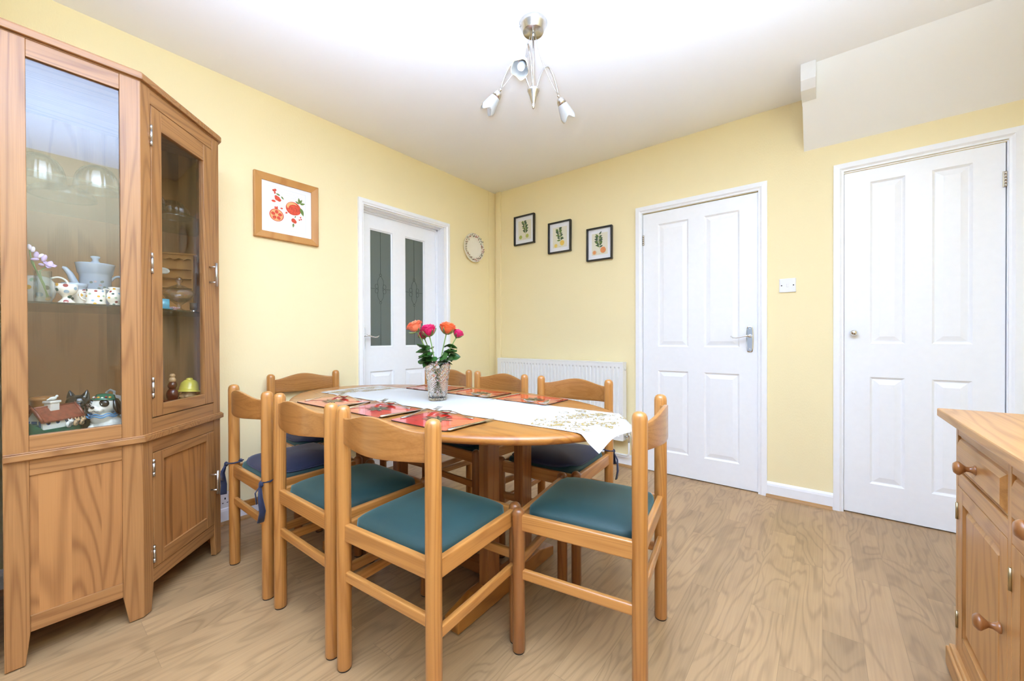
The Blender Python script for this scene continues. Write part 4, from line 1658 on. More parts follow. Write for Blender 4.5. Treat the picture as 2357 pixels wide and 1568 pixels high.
def make_mat():
    m = MB()
    rr = rounded_rect(0.140, 0.098, 0.012)
    m.prism(rr, 0.0005, 0.0035, 1)
    poly(m, [(x, y, 0.0040) for x, y in rr], 0)
    m.add([(x, y, 0.0035) for x, y in rr] + [(x, y, 0.0040) for x, y in rr], [(i, (i + 1) % len(rr), len(rr) + (i + 1) % len(rr), len(rr) + i) for i in range(len(rr))], 1)
    rg = random.Random(11)
    z = 0.00425
    for k in range(9):
        a = 2 * PI * k / 9 + 0.2
        L_ = 0.042 + 0.026 * rg.random() + (0.016 if k in (0, 4) else 0)
        poly(m, leafpoly(-0.015, 0.005, L_, 0.0085, a, z + 0.00003 * k), 2)
        poly(m, leafpoly(-0.015 + 0.008 * math.cos(a + .2), 0.005 + 0.008 * math.sin(a + .2), L_ * 0.8, 0.003, a + 0.14, z + 0.00003 * k), 3)
    for k in range(8):
        poly(m, disc(-0.015 + 0.02 * math.cos(k * 2.4), 0.005 + 0.015 * math.sin(k * 2.4), 0.003, 0.003, z + 0.00001 * k), 2 if k % 2 else 3)
    for k in range(5):
        scribble(m, 0.045 + 0.006 * (k % 2), 0.030 - 0.011 * k, 0.055 - 0.012 * (k % 3), 0.003, z, 20 + k, 4, lw=0.0009)
    poly(m, leafpoly(-0.06, -0.055, 0.012, 0.002, 0.6, z), 3)
    return m.obj('placemat', [M['mat_top'], M['mat_edge'], M['print_dark'], M['print_olive'], M['print_cream']], None, weld=False)


def make_knife():
    m = MB()
    # local y is the length, blade towards +y
    ys = [-0.105, -0.100, -0.07, -0.03, -0.012, 0.0, 0.01, 0.06, 0.09, 0.104, 0.110]
    hw = [0.003, 0.0075, 0.0075, 0.0055, 0.0045, 0.005, 0.0085, 0.009, 0.0085, 0.005, 0.0008]
    ht = [0.0015, 0.003, 0.0032, 0.0028, 0.0025, 0.002, 0.0007, 0.0006, 0.0006, 0.0005, 0.0004]
    v = []
    for y, w_, h_ in zip(ys, hw, ht):
        v += [(-w_, y, 0.0032), (-w_ * 0.6, y, 0.0032 + h_), (w_ * 0.6, y, 0.0032 + h_), (w_, y, 0.0032), (w_ * 0.6, y, 0.0032 - h_), (-w_ * 0.6, y, 0.0032 - h_)]
    n = len(ys)
    f = [(i * 6 + k, i * 6 + (k + 1) % 6, (i + 1) * 6 + (k + 1) % 6, (i + 1) * 6 + k) for i in range(n - 1) for k in range(6)]
    f += [tuple(range(6)), tuple(range((n - 1) * 6 + 5, (n - 1) * 6 - 1, -1))]
    m.add(v, f, 0, True)
    return m.obj('knife', M['cutlery'], None)


def strip(mb, pts, ws, th, seg=8):
    """flattened bar along pts (y,z) with half widths ws"""
    v = []
    for (y, z), w_, t_ in zip(pts, ws, th):
        for k in range(seg):
            a = 2 * PI * k / seg
            v.append((w_ * math.cos(a), y, z + t_ * math.sin(a)))
    n = len(pts)
    f = [(i * seg + k, i * seg + (k + 1) % seg, (i + 1) * seg + (k + 1) % seg, (i + 1) * seg + k) for i in range(n - 1) for k in range(seg)]
    f += [tuple(range(seg - 1, -1, -1)), tuple((n - 1) * seg + k for k in range(seg))]
    mb.add(v, f, 0, True)


def make_fork():
    m = MB()
    strip(m, [(-0.098, 0.0025), (-0.094, 0.003), (-0.06, 0.004), (-0.02, 0.009), (0.02, 0.015), (0.035, 0.014), (0.045, 0.010), (0.055, 0.007)],
          [0.003, 0.0085, 0.0065, 0.0035, 0.0032, 0.007, 0.012, 0.0125], [0.001, 0.0014, 0.0014, 0.0016, 0.0014, 0.0011, 0.0010, 0.0009])
    for k in range(4):
        x = -0.0105 + 0.007 * k
        m.tube([(x, 0.052, 0.0073), (x, 0.070, 0.0058), (x, 0.085, 0.008), (x * 0.97, 0.100, 0.014)], [0.0019, 0.0018, 0.0015, 0.0008], 6)
    return m.obj('fork', M['cutlery'], None)


def make_spoon():
    m = MB()
    strip(m, [(-0.088, 0.0025), (-0.084, 0.003), (-0.055, 0.0035), (-0.02, 0.008), (0.015, 0.0125), (0.030, 0.012), (0.038, 0.0105)],
          [0.003, 0.0085, 0.0065, 0.0035, 0.0032, 0.0045, 0.006], [0.001, 0.0014, 0.0014, 0.0016, 0.0014, 0.0011, 0.0009])

    def bowl(u, v_, lift):
        an = 2 * PI * u
        r_ = v_
        wx = 0.0185 * math.sin(an) * r_ * (1 - 0.12 * math.cos(an))
        wy = 0.029 * math.cos(an) * r_
        d = (1 - r_ ** 2) * 0.0085
        tipz = 0.010 + 0.003 * (math.cos(an) < 0) * 0 - 0.001 * math.cos(an) * r_
        return (wx, 0.062 + wy, tipz - d + lift)
    m.grid(lambda u, v_: bowl(u, v_, 0.0005), 24, 6)
    m.grid(lambda u, v_: bowl(u, v_, -0.0005), 24, 6)
    m.grid(lambda u, v_: bowl(u, 1, 0.0005 - 0.001 * v_), 24, 1)
    return m.obj('spoon', M['cutlery'], None)


mat0, knife0, fork0, spoon0 = make_mat(), make_knife(), make_fork(), make_spoon()
sets = [  # world x, y, rotation, which
    (-1.720, 0.880, R(2), 'leftmost on the near side'),
    (-1.382, 0.893, R(1), 'in the middle of the near side'),
    (-1.040, 0.902, R(1), 'rightmost on the near side'),
    (-1.055, 1.478, R(180), 'rightmost on the far side'),
    (-1.392, 1.482, R(181), 'in the middle of the far side'),
    (-1.735, 1.480, R(181), 'leftmost on the far side'),
]
protos = {'placemat': mat0, 'knife': knife0, 'fork': fork0, 'spoon': spoon0}
rg = random.Random(3)
for i, (x, y, a, where) in enumerate(sets):
    far = a > 2

    def put(kind, lx, ly, lz, la, lab, cat, grp):
        src = protos[kind]
        o = src if i == 0 else src.copy()
        if i:
            COL.objects.link(o)
        o.location = (x + lx * math.cos(a) - ly * math.sin(a), y + lx * math.sin(a) + ly * math.cos(a), lz)
        o.rotation_euler = (0, 0, a + la)
        tag(o, lab, cat, grp)
    put('placemat', 0, 0, TZ, 0, ('red and orange' if not far else 'orange red') + ' placemat printed with leaves, ' + where, 'placemat', 'placemats round the table')
    j = lambda s: (rg.random() - 0.5) * s
    put('knife', 0.146 + j(.006), 0.012, MZ - 0.0005 if not far else MZ - 0.0005, R(-2) + j(.04), 'steel table knife beside the placemat ' + where, 'knife', 'knives')
    put('fork', -0.132 + j(.008), 0.030 + j(.02), MZ, R(3) + j(.06), 'steel fork on the placemat ' + where, 'fork', 'forks')
    put('spoon', 0.005 + j(.01), 0.086 + j(.006), MZ, R(86) + j(.08), 'steel dessert spoon across the placemat ' + where, 'spoon', 'spoons')

# ------------------------------------------------------------------ cut glass vase and roses
VX, VY, VZ = -1.394, 1.205, TZ + 0.0025
cry, nt, b = new_mat('cut_crystal')
b.inputs['Base Color'].default_value = (1.0, 1.0, 1.0, 1)
b.inputs['Transmission Weight'].default_value = 1.0
b.inputs['Roughness'].default_value = 0.02
b.inputs['IOR'].default_value = 1.36
M['crystal'] = cry
m = MB()
HV = 0.172
nu_, nv_ = 72, 40


def vase_pt(u, v_, inner):
    z = HV * v_
    r_ = 0.0395 + 0.0195 * v_ ** 1.15
    if inner:
        z = 0.012 + (HV - 0.012) * v_
        return ((r_ - 0.006) * math.cos(2 * PI * u), (r_ - 0.006) * math.sin(2 * PI * u), z)
    an = 2 * PI * u
    cut = 0
    if v_ > 0.52 and v_ < 0.985:
        p, q = u * 12, (v_ - 0.52) / 0.465 * 3
        d1_ = abs(((p + q) % 1) - 0.5) * 2
        d2_ = abs(((p - q) % 1) - 0.5) * 2
        cut = 0.0022 * min(1, 2.2 * min(d1_, d2_)) - 0.001
    elif 0.27 < v_ < 0.50:
        p, q = u * 24, (v_ - 0.27) / 0.23 * 4
        cut = 0.0020 * (abs(((p + q) % 1) - 0.5) + abs(((p - q) % 1) - 0.5)) - 0.0005
    elif v_ <= 0.25:
        p, q = u * 12, v_ / 0.25 * 1.5
        d1_ = abs(((p + q) % 1) - 0.5) * 2
        d2_ = abs(((p - q) % 1) - 0.5) * 2
        cut = 0.002 * min(1, 2 * min(d1_, d2_)) - 0.001
    rim = 0.0035 * abs(math.sin(an * 12)) if v_ > 0.985 else 0
    return ((r_ + cut) * math.cos(an), (r_ + cut) * math.sin(an), z + rim)


m.grid(lambda u, v_: vase_pt(u, v_, False), 192, 80, smooth=False)
m.grid(lambda u, v_: vase_pt(u, v_, True), 144, 12, smooth=True)
m.grid(lambda u, v_: tuple(Vector(vase_pt(u, 1, False)).lerp(Vector(vase_pt(u, 1, True)), v_)), 144, 1)
m.lathe([(0.0395, 0.0), (0.0, 0.0)], (0, 0, 0), 144)
m.lathe([(0.0335, 0.012), (0.0, 0.012)], (0, 0, 0), 144)
vs = m.obj('vase', M['crystal'], None)
vs.location = (VX, VY, VZ)
tag(vs, 'tall cut crystal glass vase standing on the white runner', 'vase')
M['stem'] = plain('rose_stem_green', srgb(128, 160, 84), rough=0.45)
M['leaf'] = plain('rose_leaf_green', srgb(48, 92, 34), rough=0.4, vary=0.2, vscale=40)
M['sepal'] = plain('sepal_green', srgb(120, 140, 80), rough=0.5)
M['rose_orange'] = plain('orange_petal', srgb(240, 104, 52), rough=0.5, vary=0.08, sheen=0.3)
M['rose_coral'] = plain('coral_petal', srgb(244, 134, 96), rough=0.5, vary=0.08, sheen=0.3)
M['rose_pink'] = plain('magenta_petal', srgb(208, 8, 92), rough=0.5, vary=0.1, sheen=0.3)
roses = [  # head offset from vase (right, toward camera frame), z, mat, radius, open, label, leaves
    (-0.092, 0.010, 0.318, 'rose_coral', 0.027, 1.25, 'coral orange rose, its petals open wide, leftmost in the vase'),
    (-0.070, -0.04, 0.285, 'rose_pink', 0.0190, 0.6, 'small magenta rosebud half hidden below the coral rose'),
    (-0.034, 0.015, 0.296, 'rose_pink', 0.0300, 0.7, 'large open magenta rose, second bloom from the left in the vase'),
    (0.042, 0.006, 0.306, 'rose_orange', 0.0300, 0.75, 'orange rose, the bloom just right of the middle of the vase'),
    (0.088, 0.0, 0.290, 'rose_pink', 0.0205, 0.5, 'magenta rosebud, rightmost in the vase'),
]
rt_ = Vector((0.7837, 0.6212, 0))     # camera right in plan, only used to fan the bouquet left to right
tw_ = Vector((0.6212, -0.7837, 0))


def leaf_mesh(mb, p, dirv, up, L_, W_, mi=0, cup=0.15):
    d = dirv.normalized()
    s = d.cross(up).normalized()
    n_ = s.cross(d).normalized()
    mb.grid(lambda u, v_: tuple(p + d * (L_ * u) + s * ((v_ - 0.5) * 2 * W_ * math.sin(PI * min(1, u * 0.97 + 0.03)) ** 0.75 * (1 - 0.25 * u))
                                + n_ * (cup * L_ * (abs(v_ - 0.5) * 2) ** 2 * 0.6 - cup * L_ * u * u * 1.4)), 8, 6, mi)


for (dx, dy, dz, mat_, rad, op, lab) in roses:
    head = rt_ * dx + tw_ * dy + Vector((0, 0, dz))
    base = -rt_ * dx * 0.22 + tw_ * dy * 0.2 + Vector((0, 0, 0.028))
    neck = rt_ * dx * 0.22 + tw_ * dy * 0.3 + Vector((0, 0, 0.175))
    rs = thing('rose', lab, 'rose', (VX, VY, VZ), 0, 'roses in the crystal vase')
    pts = []
    for k in range(13):
        t = k / 12
        pts.append(base * (1 - t) ** 2 + neck * 2 * t * (1 - t) * 1.0 + head * t ** 2 + (neck - (base + head) / 2) * 0.0)
    MB().tube(pts, [0.0024] * 12 + [0.0030], 8).obj('stem', M['stem'], rs)
    ax = (pts[-1] - pts[-3]).normalized()
    q = ax.to_track_quat('Z', 'Y').to_matrix()
    fm = MB()
    rgp = random.Random(int(dx * 1000))
    layers = [(5, 1.0, 0.80, 0.0), (5, 0.84, 0.92, 0.5), (5, 0.64, 1.0, 0.2), (4, 0.44, 1.04, 0.7), (3, 0.25, 1.02, 0.1)]
    for li, (n_, rs_, hs, ph) in enumerate(layers):
        for k in range(n_):
            a0 = 2 * PI * (k + ph) / n_ + rgp.random() * 0.3
            H_ = rad * 1.75 * hs
            flare = op * (1.0 - li * 0.17)

            def pp(u, v_, a0=a0, H_=H_, rs_=rs_, flare=flare, n_=n_):
                wa = (v_ - 0.5) * 2 * PI / n_ * 1.35
                prof_ = rad * rs_ * (0.30 + 0.72 * math.sin(PI * 0.5 * min(1, u * 1.5)) ** 0.8)
                curl = rad * 0.42 * flare * max(0, u - 0.62) ** 1.3 * 3
                edge = 1 - 0.22 * (abs(v_ - 0.5) * 2) ** 3
                r_ = prof_ + curl
                z = H_ * u * edge - rad * 0.35 * flare * max(0, u - 0.8) * 2
                z += rad * 0.05 * math.sin(5 * wa + a0 * 7) * u
                p = Vector((r_ * math.cos(a0 + wa), r_ * math.sin(a0 + wa), z))
                return tuple(head + q @ p)
            fm.grid(pp, 8, 8)
    fm.obj('flower_head', M[mat_], rs, solid=0.0007)
    sm_ = MB()
    sm_.lathe([(0, -0.008), (0.004, -0.005), (0.0065, 0.0), (rad * 0.30, 0.004), (0, 0.006)], head, 14, ax)
    for k in range(5):
        a = 2 * PI * k / 5 + 0.4
        d = q @ Vector((math.cos(a) * 1.0, math.sin(a) * 1.0, 0.55 if op < 0.9 else -0.05))
        leaf_mesh(sm_, head + q @ Vector((math.cos(a) * rad * 0.25, math.sin(a) * rad * 0.25, 0.0)), d, ax, rad * 1.35, rad * 0.17, 0, -0.2)
    sm_.obj('sepals', M['sepal'], rs, solid=0.0005)
    lm = MB()
    rl = random.Random(int(dx * 977) + 5)
    for k in range(4 if abs(dx) < 0.06 else 3):
        t = 0.50 + 0.09 * k
        i0 = int(t * 12)
        p = pts[i0]
        a = rl.random() * 6.28
        side = 1 if dx > 0 else -1
        d = rt_ * (side * (0.35 + 0.9 * rl.random())) + tw_ * (rl.random() * 1.3 - 0.35) + Vector((0, 0, 0.15 + 0.5 * rl.random()))
        tip = p + d.normalized() * 0.018
        lm.tube([p, tip], 0.0011, 6)
        leaf_mesh(lm, tip, d + Vector((0, 0, -0.5 + 0.5 * rl.random())), Vector((rl.random() * 1.6 - 0.8, rl.random() * 1.6 - 1.3, 1)), 0.046 + 0.014 * rl.random(), 0.0245 + 0.005 * rl.random())
        dd = d.cross(Vector((0, 0, 1))).normalized()
        for s in (-1, 1):
            leaf_mesh(lm, p.lerp(tip, 0.7), d * 0.5 + dd * s + Vector((0, 0, rl.random() * 1.2 - 0.7)), Vector((rl.random() - 0.5, rl.random() - 1.0, 1)), 0.032 + .008 * rl.random(), 0.0175)
    lm.obj('leaves', M['leaf'], rs, solid=0.0004)

# ------------------------------------------------------------------ ceiling light
LX, LY = -1.032, 1.464
cl = thing('ceiling_light', 'three arm brushed nickel ceiling light with frosted glass flower shades', 'ceiling light', (LX, LY, H))
m = MB()
m.lathe([(0, 0), (0.062, 0), (0.064, -0.004), (0.058, -0.016), (0.047, -0.040), (0.045, -0.043), (0, -0.043)], (0, 0, 0), 40)
m.obj('ceiling_rose', M['nickel'], cl)
for a in (2.6, 3.9):
    MB().lathe([(0, 0), (0.0035, 0), (0.003, 0.004), (0, 0.005)], (0.058 * math.cos(a), 0.058 * math.sin(a), -0.016), 10, (math.cos(a), math.sin(a), -0.2)).obj('screw', M['steel'], cl)
m = MB()
m.tube([(0, 0, -0.043), (0, 0, -0.30)], 0.003, 10)
m.tube([(0, 0, -0.043), (0, 0, -0.06)], 0.006, 12)
m.obj('rod', M['steel'], cl)
m = MB()
m.lathe([(0, -0.297), (0.022, -0.297), (0.0275, -0.300), (0.0275, -0.306), (0.024, -0.314), (0.016, -0.335), (0.0095, -0.360), (0.008, -0.364), (0.0068, -0.368), (0.0072, -0.376), (0.005, -0.386), (0, -0.390)], (0, 0, 0), 28)
m.obj('hub', M['nickel'], cl)
frost, nt, b = new_mat('frosted_shade_glass')
b.inputs['Base Color'].default_value = (0.93, 0.92, 0.86, 1)
b.inputs['Roughness'].default_value = 0.45
b.inputs['Transmission Weight'].default_value = 0.55
b.inputs['Subsurface Weight'].default_value = 0.0
M['frost'] = frost
M['amber'] = plain('amber_rim_glass', srgb(226, 210, 170), rough=0.35)
M['bulb'] = plain('opal_bulb', (0.93, 0.93, 0.90), rough=0.3, vary=0.0)


def arm(az, rho=0.158):
    """curved arm, thin hanging wire and a shade with its bulb; az measured in plan"""
    u = Vector((math.cos(az), math.sin(az), 0))
    ball = u * rho + Vector((0, 0, -0.272))
    a = MB()
    pts = []
    for k in range(15):
        t = k / 14
        x = 0.016 + (rho - 0.016) * t
        z = -0.297 + 0.30 * t - 0.275 * t * t + 0.055 * math.sin(PI * t)
        pts.append(u * x + Vector((0, 0, z)))
    pts[-1] = ball
    a.tube(pts, 0.0032, 8)
    ar = a.obj('arm', M['steel'], cl)
    w_ = MB()
    p0 = u * 0.012 + Vector((0, 0, -0.043))
    q = []
    for k in range(13):
        t = k / 12
        r_ = 0.012 + (rho - 0.012) * (t ** 2.1 * 0.55 + t * 0.45)
        z = -0.043 + (-0.272 + 0.043) * (t ** 0.9)
        q.append(u * r_ + Vector((0, 0, z)))
    w_.tube(q, 0.0014, 6)
    w_.obj('hanging_wire', M['steel'], cl)
    axd = (u * 0.62 + Vector((0, 0, -0.78))).normalized()
    sh = MB()
    sh.ball(ball, 0.0068, 14, 8)
    sh.lathe([(0, 0.006), (0.008, 0.007), (0.015, 0.012), (0.0195, 0.022), (0.0215, 0.038), (0.020, 0.038), (0.0, 0.034)], ball, 24, axd)
    cap = sh.obj('lamp_holder', M['nickel'], cl)
    gl_ = MB()
    fl_ = lambda a_, z: 1 + (0.10 * max(0, (z - 0.085) / 0.035)) * math.cos(4 * a_)
    prof_ = [(0.0205, 0.036), (0.0235, 0.046), (0.0275, 0.062), (0.0315, 0.082), (0.0345, 0.100), (0.036, 0.112)]
    qm = axd.to_track_quat('Z', 'Y').to_matrix()
    rows_ = [i_ / 10 for i_ in range(11)]

    def gp(u_, v_, off):
        an = 2 * PI * u_
        pet = 0.5 + 0.5 * math.cos(4 * an)
        zz = 0.036 + (0.060 + 0.022 * pet) * v_
        r_ = 0.0205 + 0.0150 * (v_ ** 0.8) * (1 + 0.06 * pet) - off
        return tuple(ball + qm @ Vector((r_ * math.cos(an), r_ * math.sin(an), zz)))
    gl_.grid(lambda u_, v_: gp(u_, v_, 0), 48, 10)
    gl_.grid(lambda u_, v_: gp(u_, v_, 0.0016), 48, 10)
    gl_.grid(lambda u_, v_: tuple(Vector(gp(u_, 1, 0)).lerp(Vector(gp(u_, 1, 0.0016)), v_)), 48, 1, mi=1)
    gl_.obj('shade', [M['frost'], M['amber']], cl)['label'] = 'frosted glass flower shade'
    bb = MB()
    bb.lathe([(0, 0.036), (0.008, 0.038), (0.012, 0.050), (0.0165, 0.068), (0.0165, 0.080), (0.012, 0.092), (0, 0.097)], ball, 20, axd)
    bb.obj('bulb', M['bulb'], cl)


yawc = R(38.4)
for az in (R(163), R(37), R(253)):
    arm(az + yawc)

# ------------------------------------------------------------------ pictures on the walls
M['mount'] = plain('white_mount_board', (0.86, 0.87, 0.90), rough=0.6, vary=0.0)
M['paper'] = plain('print_paper', srgb(240, 240, 236), rough=0.6, vary=0.01)
M['paper_cream'] = plain('cream_print_paper', srgb(228, 224, 204), rough=0.6, vary=0.01)
M['ink'] = plain('pale_ink', srgb(200, 206, 216), rough=0.6)
M['pom'] = plain('pomegranate_red', srgb(214, 78, 50), rough=0.6, vary=0.25, vscale=120)
M['pom_light'] = plain('pomegranate_flesh', srgb(232, 176, 116), rough=0.6, vary=0.1, vscale=150)
M['lf'] = plain('painted_leaf_green', srgb(110, 136, 66), rough=0.6, vary=0.3, vscale=200)
M['lfd'] = plain('painted_leaf_dark', srgb(70, 92, 66), rough=0.6, vary=0.3, vscale=260)
M['lime'] = plain('painted_lime', srgb(176, 186, 92), rough=0.6, vary=0.15, vscale=150)
M['lemon'] = plain('painted_lemon', srgb(230, 196, 96), rough=0.6, vary=0.12, vscale=150)
M['orange_f'] = plain('painted_orange', srgb(226, 146, 92), rough=0.6, vary=0.12, vscale=150)
M['rind'] = plain('painted_rind', srgb(232, 222, 160), rough=0.6)

# large pomegranate print; local x across, z up, front to -y; hung on the left wall so rotated +90
pw, ph_ = 0.361, 0.375
pic = thing('framed_picture', 'square pomegranate print in a light wooden frame on the yellow wall beside the corner cabinet', 'picture', (XL + 0.001, 1.0195, 1.778), R(90))
fw_ = 0.040
m = MB()
o_ = [(-pw / 2, -ph_ / 2), (pw / 2, -ph_ / 2), (pw / 2, ph_ / 2), (-pw / 2, ph_ / 2)]
i_ = [(-pw / 2 + fw_, -ph_ / 2 + fw_), (pw / 2 - fw_, -ph_ / 2 + fw_), (pw / 2 - fw_, ph_ / 2 - fw_), (-pw / 2 + fw_, ph_ / 2 - fw_)]
rings = [[(x, 0, z) for x, z in o_], [(x, -0.020, z) for x, z in o_], [(x * 0.98, -0.022, z * 0.98) for x, z in o_], [(x, -0.014, z) for x, z in i_], [(x, -0.006, z) for x, z in i_]]
for a, b_ in zip(rings[:-1], rings[1:]):
    m.add(a + b_, [(i, (i + 1) % 4, 4 + (i + 1) % 4, 4 + i) for i in range(4)])
m.obj('frame', M['frame_wood'], pic)
m = MB()
m.add([(x, -0.0065, z) for x, z in i_], [(0, 1, 2, 3)])
hx, hz = 0.092 * 1.15, 0.108 * 1.12
for a, b_, c_, d_ in ((-hx, hx, -hz, -hz + .001), (-hx, hx, hz - .001, hz), (-hx, -hx + .001, -hz, hz), (hx - .001, hx, -hz, hz)):
    m.add([(a, -0.0072, c_), (b_, -0.0072, c_), (b_, -0.0072, d_), (a, -0.0072, d_)], [(0, 1, 2, 3)], 1)
m.obj('mount', [M['mount'], M['ink']], pic, weld=False)
hx, hz = 0.092, 0.108
m = MB()
m.add([(-hx + .001, -0.0068, -hz + .001), (hx - .001, -0.0068, -hz + .001), (hx - .001, -0.0068, hz - .001), (-hx + .001, -0.0068, hz - .001)], [(0, 1, 2, 3)], 0)
yl = -0.0071
PL = 'xz'
poly(m, disc(0.030, 0.018, 0.038, 0.036, yl, PL, 30), 2)
poly(m, disc(0.022, 0.030, 0.026, 0.020, yl - .0001, PL, 24, 0.3), 3)
poly(m, disc(0.036, 0.012, 0.032, 0.028, yl - .0002, PL, 28), 2)
poly(m, leafpoly(0.0, -0.008, 0.014, 0.005, R(225), yl, PL), 2)
poly(m, disc(-0.052, -0.037, 0.034, 0.033, yl, PL, 30), 2)
poly(m, disc(-0.052, -0.037, 0.030, 0.030, yl - .0001, PL, 30), 3)
for k in range(5):
    a = 2 * PI * k / 5 + 0.3
    poly(m, disc(-0.052 + 0.017 * math.cos(a), -0.037 + 0.017 * math.sin(a), 0.010, 0.0085, yl - .0002, PL, 14, a), 2)
poly(m, leafpoly(-0.052, -0.008, 0.020, 0.005, R(80), yl, PL), 2)
poly(m, leafpoly(-0.055, -0.008, 0.018, 0.005, R(105), yl - .0001, PL), 2)
for (x, z, a, L_) in ((0.066, 0.030, -70, 0.045), (0.060, 0.052, 60, 0.03), (0.062, 0.052, 100, 0.032), (0.064, 0.050, 20, 0.028), (0.06, 0.05, 150, 0.024), (-0.035, 0.070, 160, 0.022), (-0.030, 0.068, -50, 0.02), (0.036, -0.03, 60, 0.014), (0.030, -0.062, -95, 0.024)):
    poly(m, leafpoly(x, z, L_, L_ * 0.2, R(a), yl - .0001, PL), 4)
for (x, z, rx_, rz_) in ((0.030, -0.047, 0.011, 0.012), (0.037, -0.052, 0.009, 0.010), (-0.065, 0.090, 0.007, 0.006), (-0.058, 0.094, 0.006, 0.006), (-0.060, 0.080, 0.004, 0.008), (-0.048, 0.052, 0.013, 0.012), (-0.040, 0.046, 0.010, 0.009), (-0.054, 0.060, 0.008, 0.007), (-0.066, 0.034, 0.010, 0.006), (-0.028, 0.004, 0.006, 0.004), (0.066, -0.022, 0.004, 0.004), (0.069, -0.032, 0.004, 0.004), (0.060, -0.037, 0.004, 0.004)):
    poly(m, disc(x, z, rx_, rz_, yl - .00015, PL, 14), 2)
for k, (x, z, w_) in enumerate(((-0.035, 0.092, 0.11), (-0.01, 0.082, 0.09), (0.0, 0.072, 0.05), (-0.06, 0.014, 0.05), (-0.06, 0.006, 0.05), (-0.01, -0.03, 0.03), (-0.01, -0.037, 0.03), (-0.07, -0.078, 0.13), (-0.05, -0.088, 0.13), (0.045, -0.070, 0.035), (-0.08, 0.046, 0.02), (0.05, -0.05, 0.03))):
    scribble(m, x, z, w_, 0.0022, yl, 60 + k, 1, PL, 0.00045)
m.obj('print', [M['paper'], M['ink'], M['pom'], M['pom_light'], M['lf']], pic, weld=False).scale = (1.15, 1, 1.12)


def citrus(name_lab, x, zc, w_, h_, fruit, seed, fruits):
    p = thing('framed_picture', name_lab, 'picture', (x, YF - 0.001, zc), 0, 'three black framed citrus prints on the far wall')
    t_ = 0.011
    m = MB()
    for a, b_, c_, d_ in ((-w_ / 2, w_ / 2, h_ / 2 - t_, h_ / 2), (-w_ / 2, w_ / 2, -h_ / 2, -h_ / 2 + t_), (-w_ / 2, -w_ / 2 + t_, -h_ / 2 + t_, h_ / 2 - t_), (w_ / 2 - t_, w_ / 2, -h_ / 2 + t_, h_ / 2 - t_)):
        m.box(a, b_, -0.024, 0, c_, d_)
    m.obj('frame', M['black'], p, bevel=0.001)
    m = MB()
    m.add([(-w_ / 2 + t_, -0.006, -h_ / 2 + t_), (w_ / 2 - t_, -0.006, -h_ / 2 + t_), (w_ / 2 - t_, -0.006, h_ / 2 - t_), (-w_ / 2 + t_, -0.006, h_ / 2 - t_)], [(0, 1, 2, 3)])
    m.obj('mount', M['mount'], p)
    m = MB()
    hx, hz = w_ / 2 - 0.042, h_ / 2 - 0.046
    y_ = -0.0066
    m.add([(-hx, y_, -hz), (hx, y_, -hz), (hx, y_, hz), (-hx, y_, hz)], [(0, 1, 2, 3)], 0)
    rg_ = random.Random(seed)
    k_ = hz / 0.09
    # branch
    br = []
    for i in range(9):
        t = i / 8
        br.append((0.01 * math.sin(3 * t + seed), -hz * 0.45 + hz * 1.3 * t))
    emit(m, [(x_, z_) for x_, z_ in br], y_ - .0002, 2, 'xz', 0.0006)
    v = []
    for i in range(8):
        v += [(br[i][0] - .0008, y_ - .0002, br[i][1]), (br[i][0] + .0008, y_ - .0002, br[i][1])]
    m.add(v, [(2 * i, 2 * i + 1, 2 * i + 3, 2 * i + 2) for i in range(7)], 2)
    for i in range(26):
        t = 0.2 + 0.8 * i / 25
        bx_, bz_ = br[min(8, int(t * 8))]
        s = 1 if i % 2 else -1
        a = R(90 - s * (35 + 60 * rg_.random()))
        L_ = 0.026 * k_ * (0.8 + 0.5 * rg_.random())
        poly(m, leafpoly(bx_ + s * 0.004 * rg_.random(), bz_, L_ * 1.15, L_ * 0.24, a, y_ - .0003 - .00004 * i, 'xz'), 2 if i % 3 else 3)
    for i in range(6):
        poly(m, disc(0.018 * (rg_.random() - .5), hz * 0.3 + 0.03 * (rg_.random() - .5), 0.0025, 0.0025, y_ - .0012 - .00004 * i, 'xz', 8), 5)
    for (fx, fz, fr_, cut) in fruits:
        poly(m, disc(fx, fz, fr_, fr_ * 1.05, y_ - .0014, 'xz', 22), 4)
        if cut:
            poly(m, disc(fx, fz, fr_ * 0.8, fr_ * 0.85, y_ - .0015, 'xz', 22), 5)
            poly(m, disc(fx, fz, fr_ * 0.7, fr_ * 0.75, y_ - .0016, 'xz', 22), 4)
    scribble(m, -0.016, -hz + 0.008, 0.034, 0.0012, y_ - .0003, seed, 2, 'xz', 0.0003)
    m.obj('print', [M['paper_cream'], M['ink'], M['lfd'], M['lf'], fruit, M['rind']], p, weld=False)


citrus('black framed lime print, leftmost and highest of the three fruit prints', -2.177, 2.010, 0.232, 0.272, M['lime'], 1, ((-0.045, -0.062, 0.017, False), (0.030, -0.058, 0.018, True)))
citrus('black framed lemon print, middle of the three fruit prints', -1.796, 1.881, 0.227, 0.270, M['lemon'], 2, ((-0.040, -0.070, 0.016, True), (0.024, -0.052, 0.022, False)))
citrus('black framed orange print, rightmost and lowest of the three fruit prints', -1.420, 1.766, 0.223, 0.268, M['orange_f'], 3, ((-0.046, -0.066, 0.016, True), (0.030, -0.052, 0.024, False)))

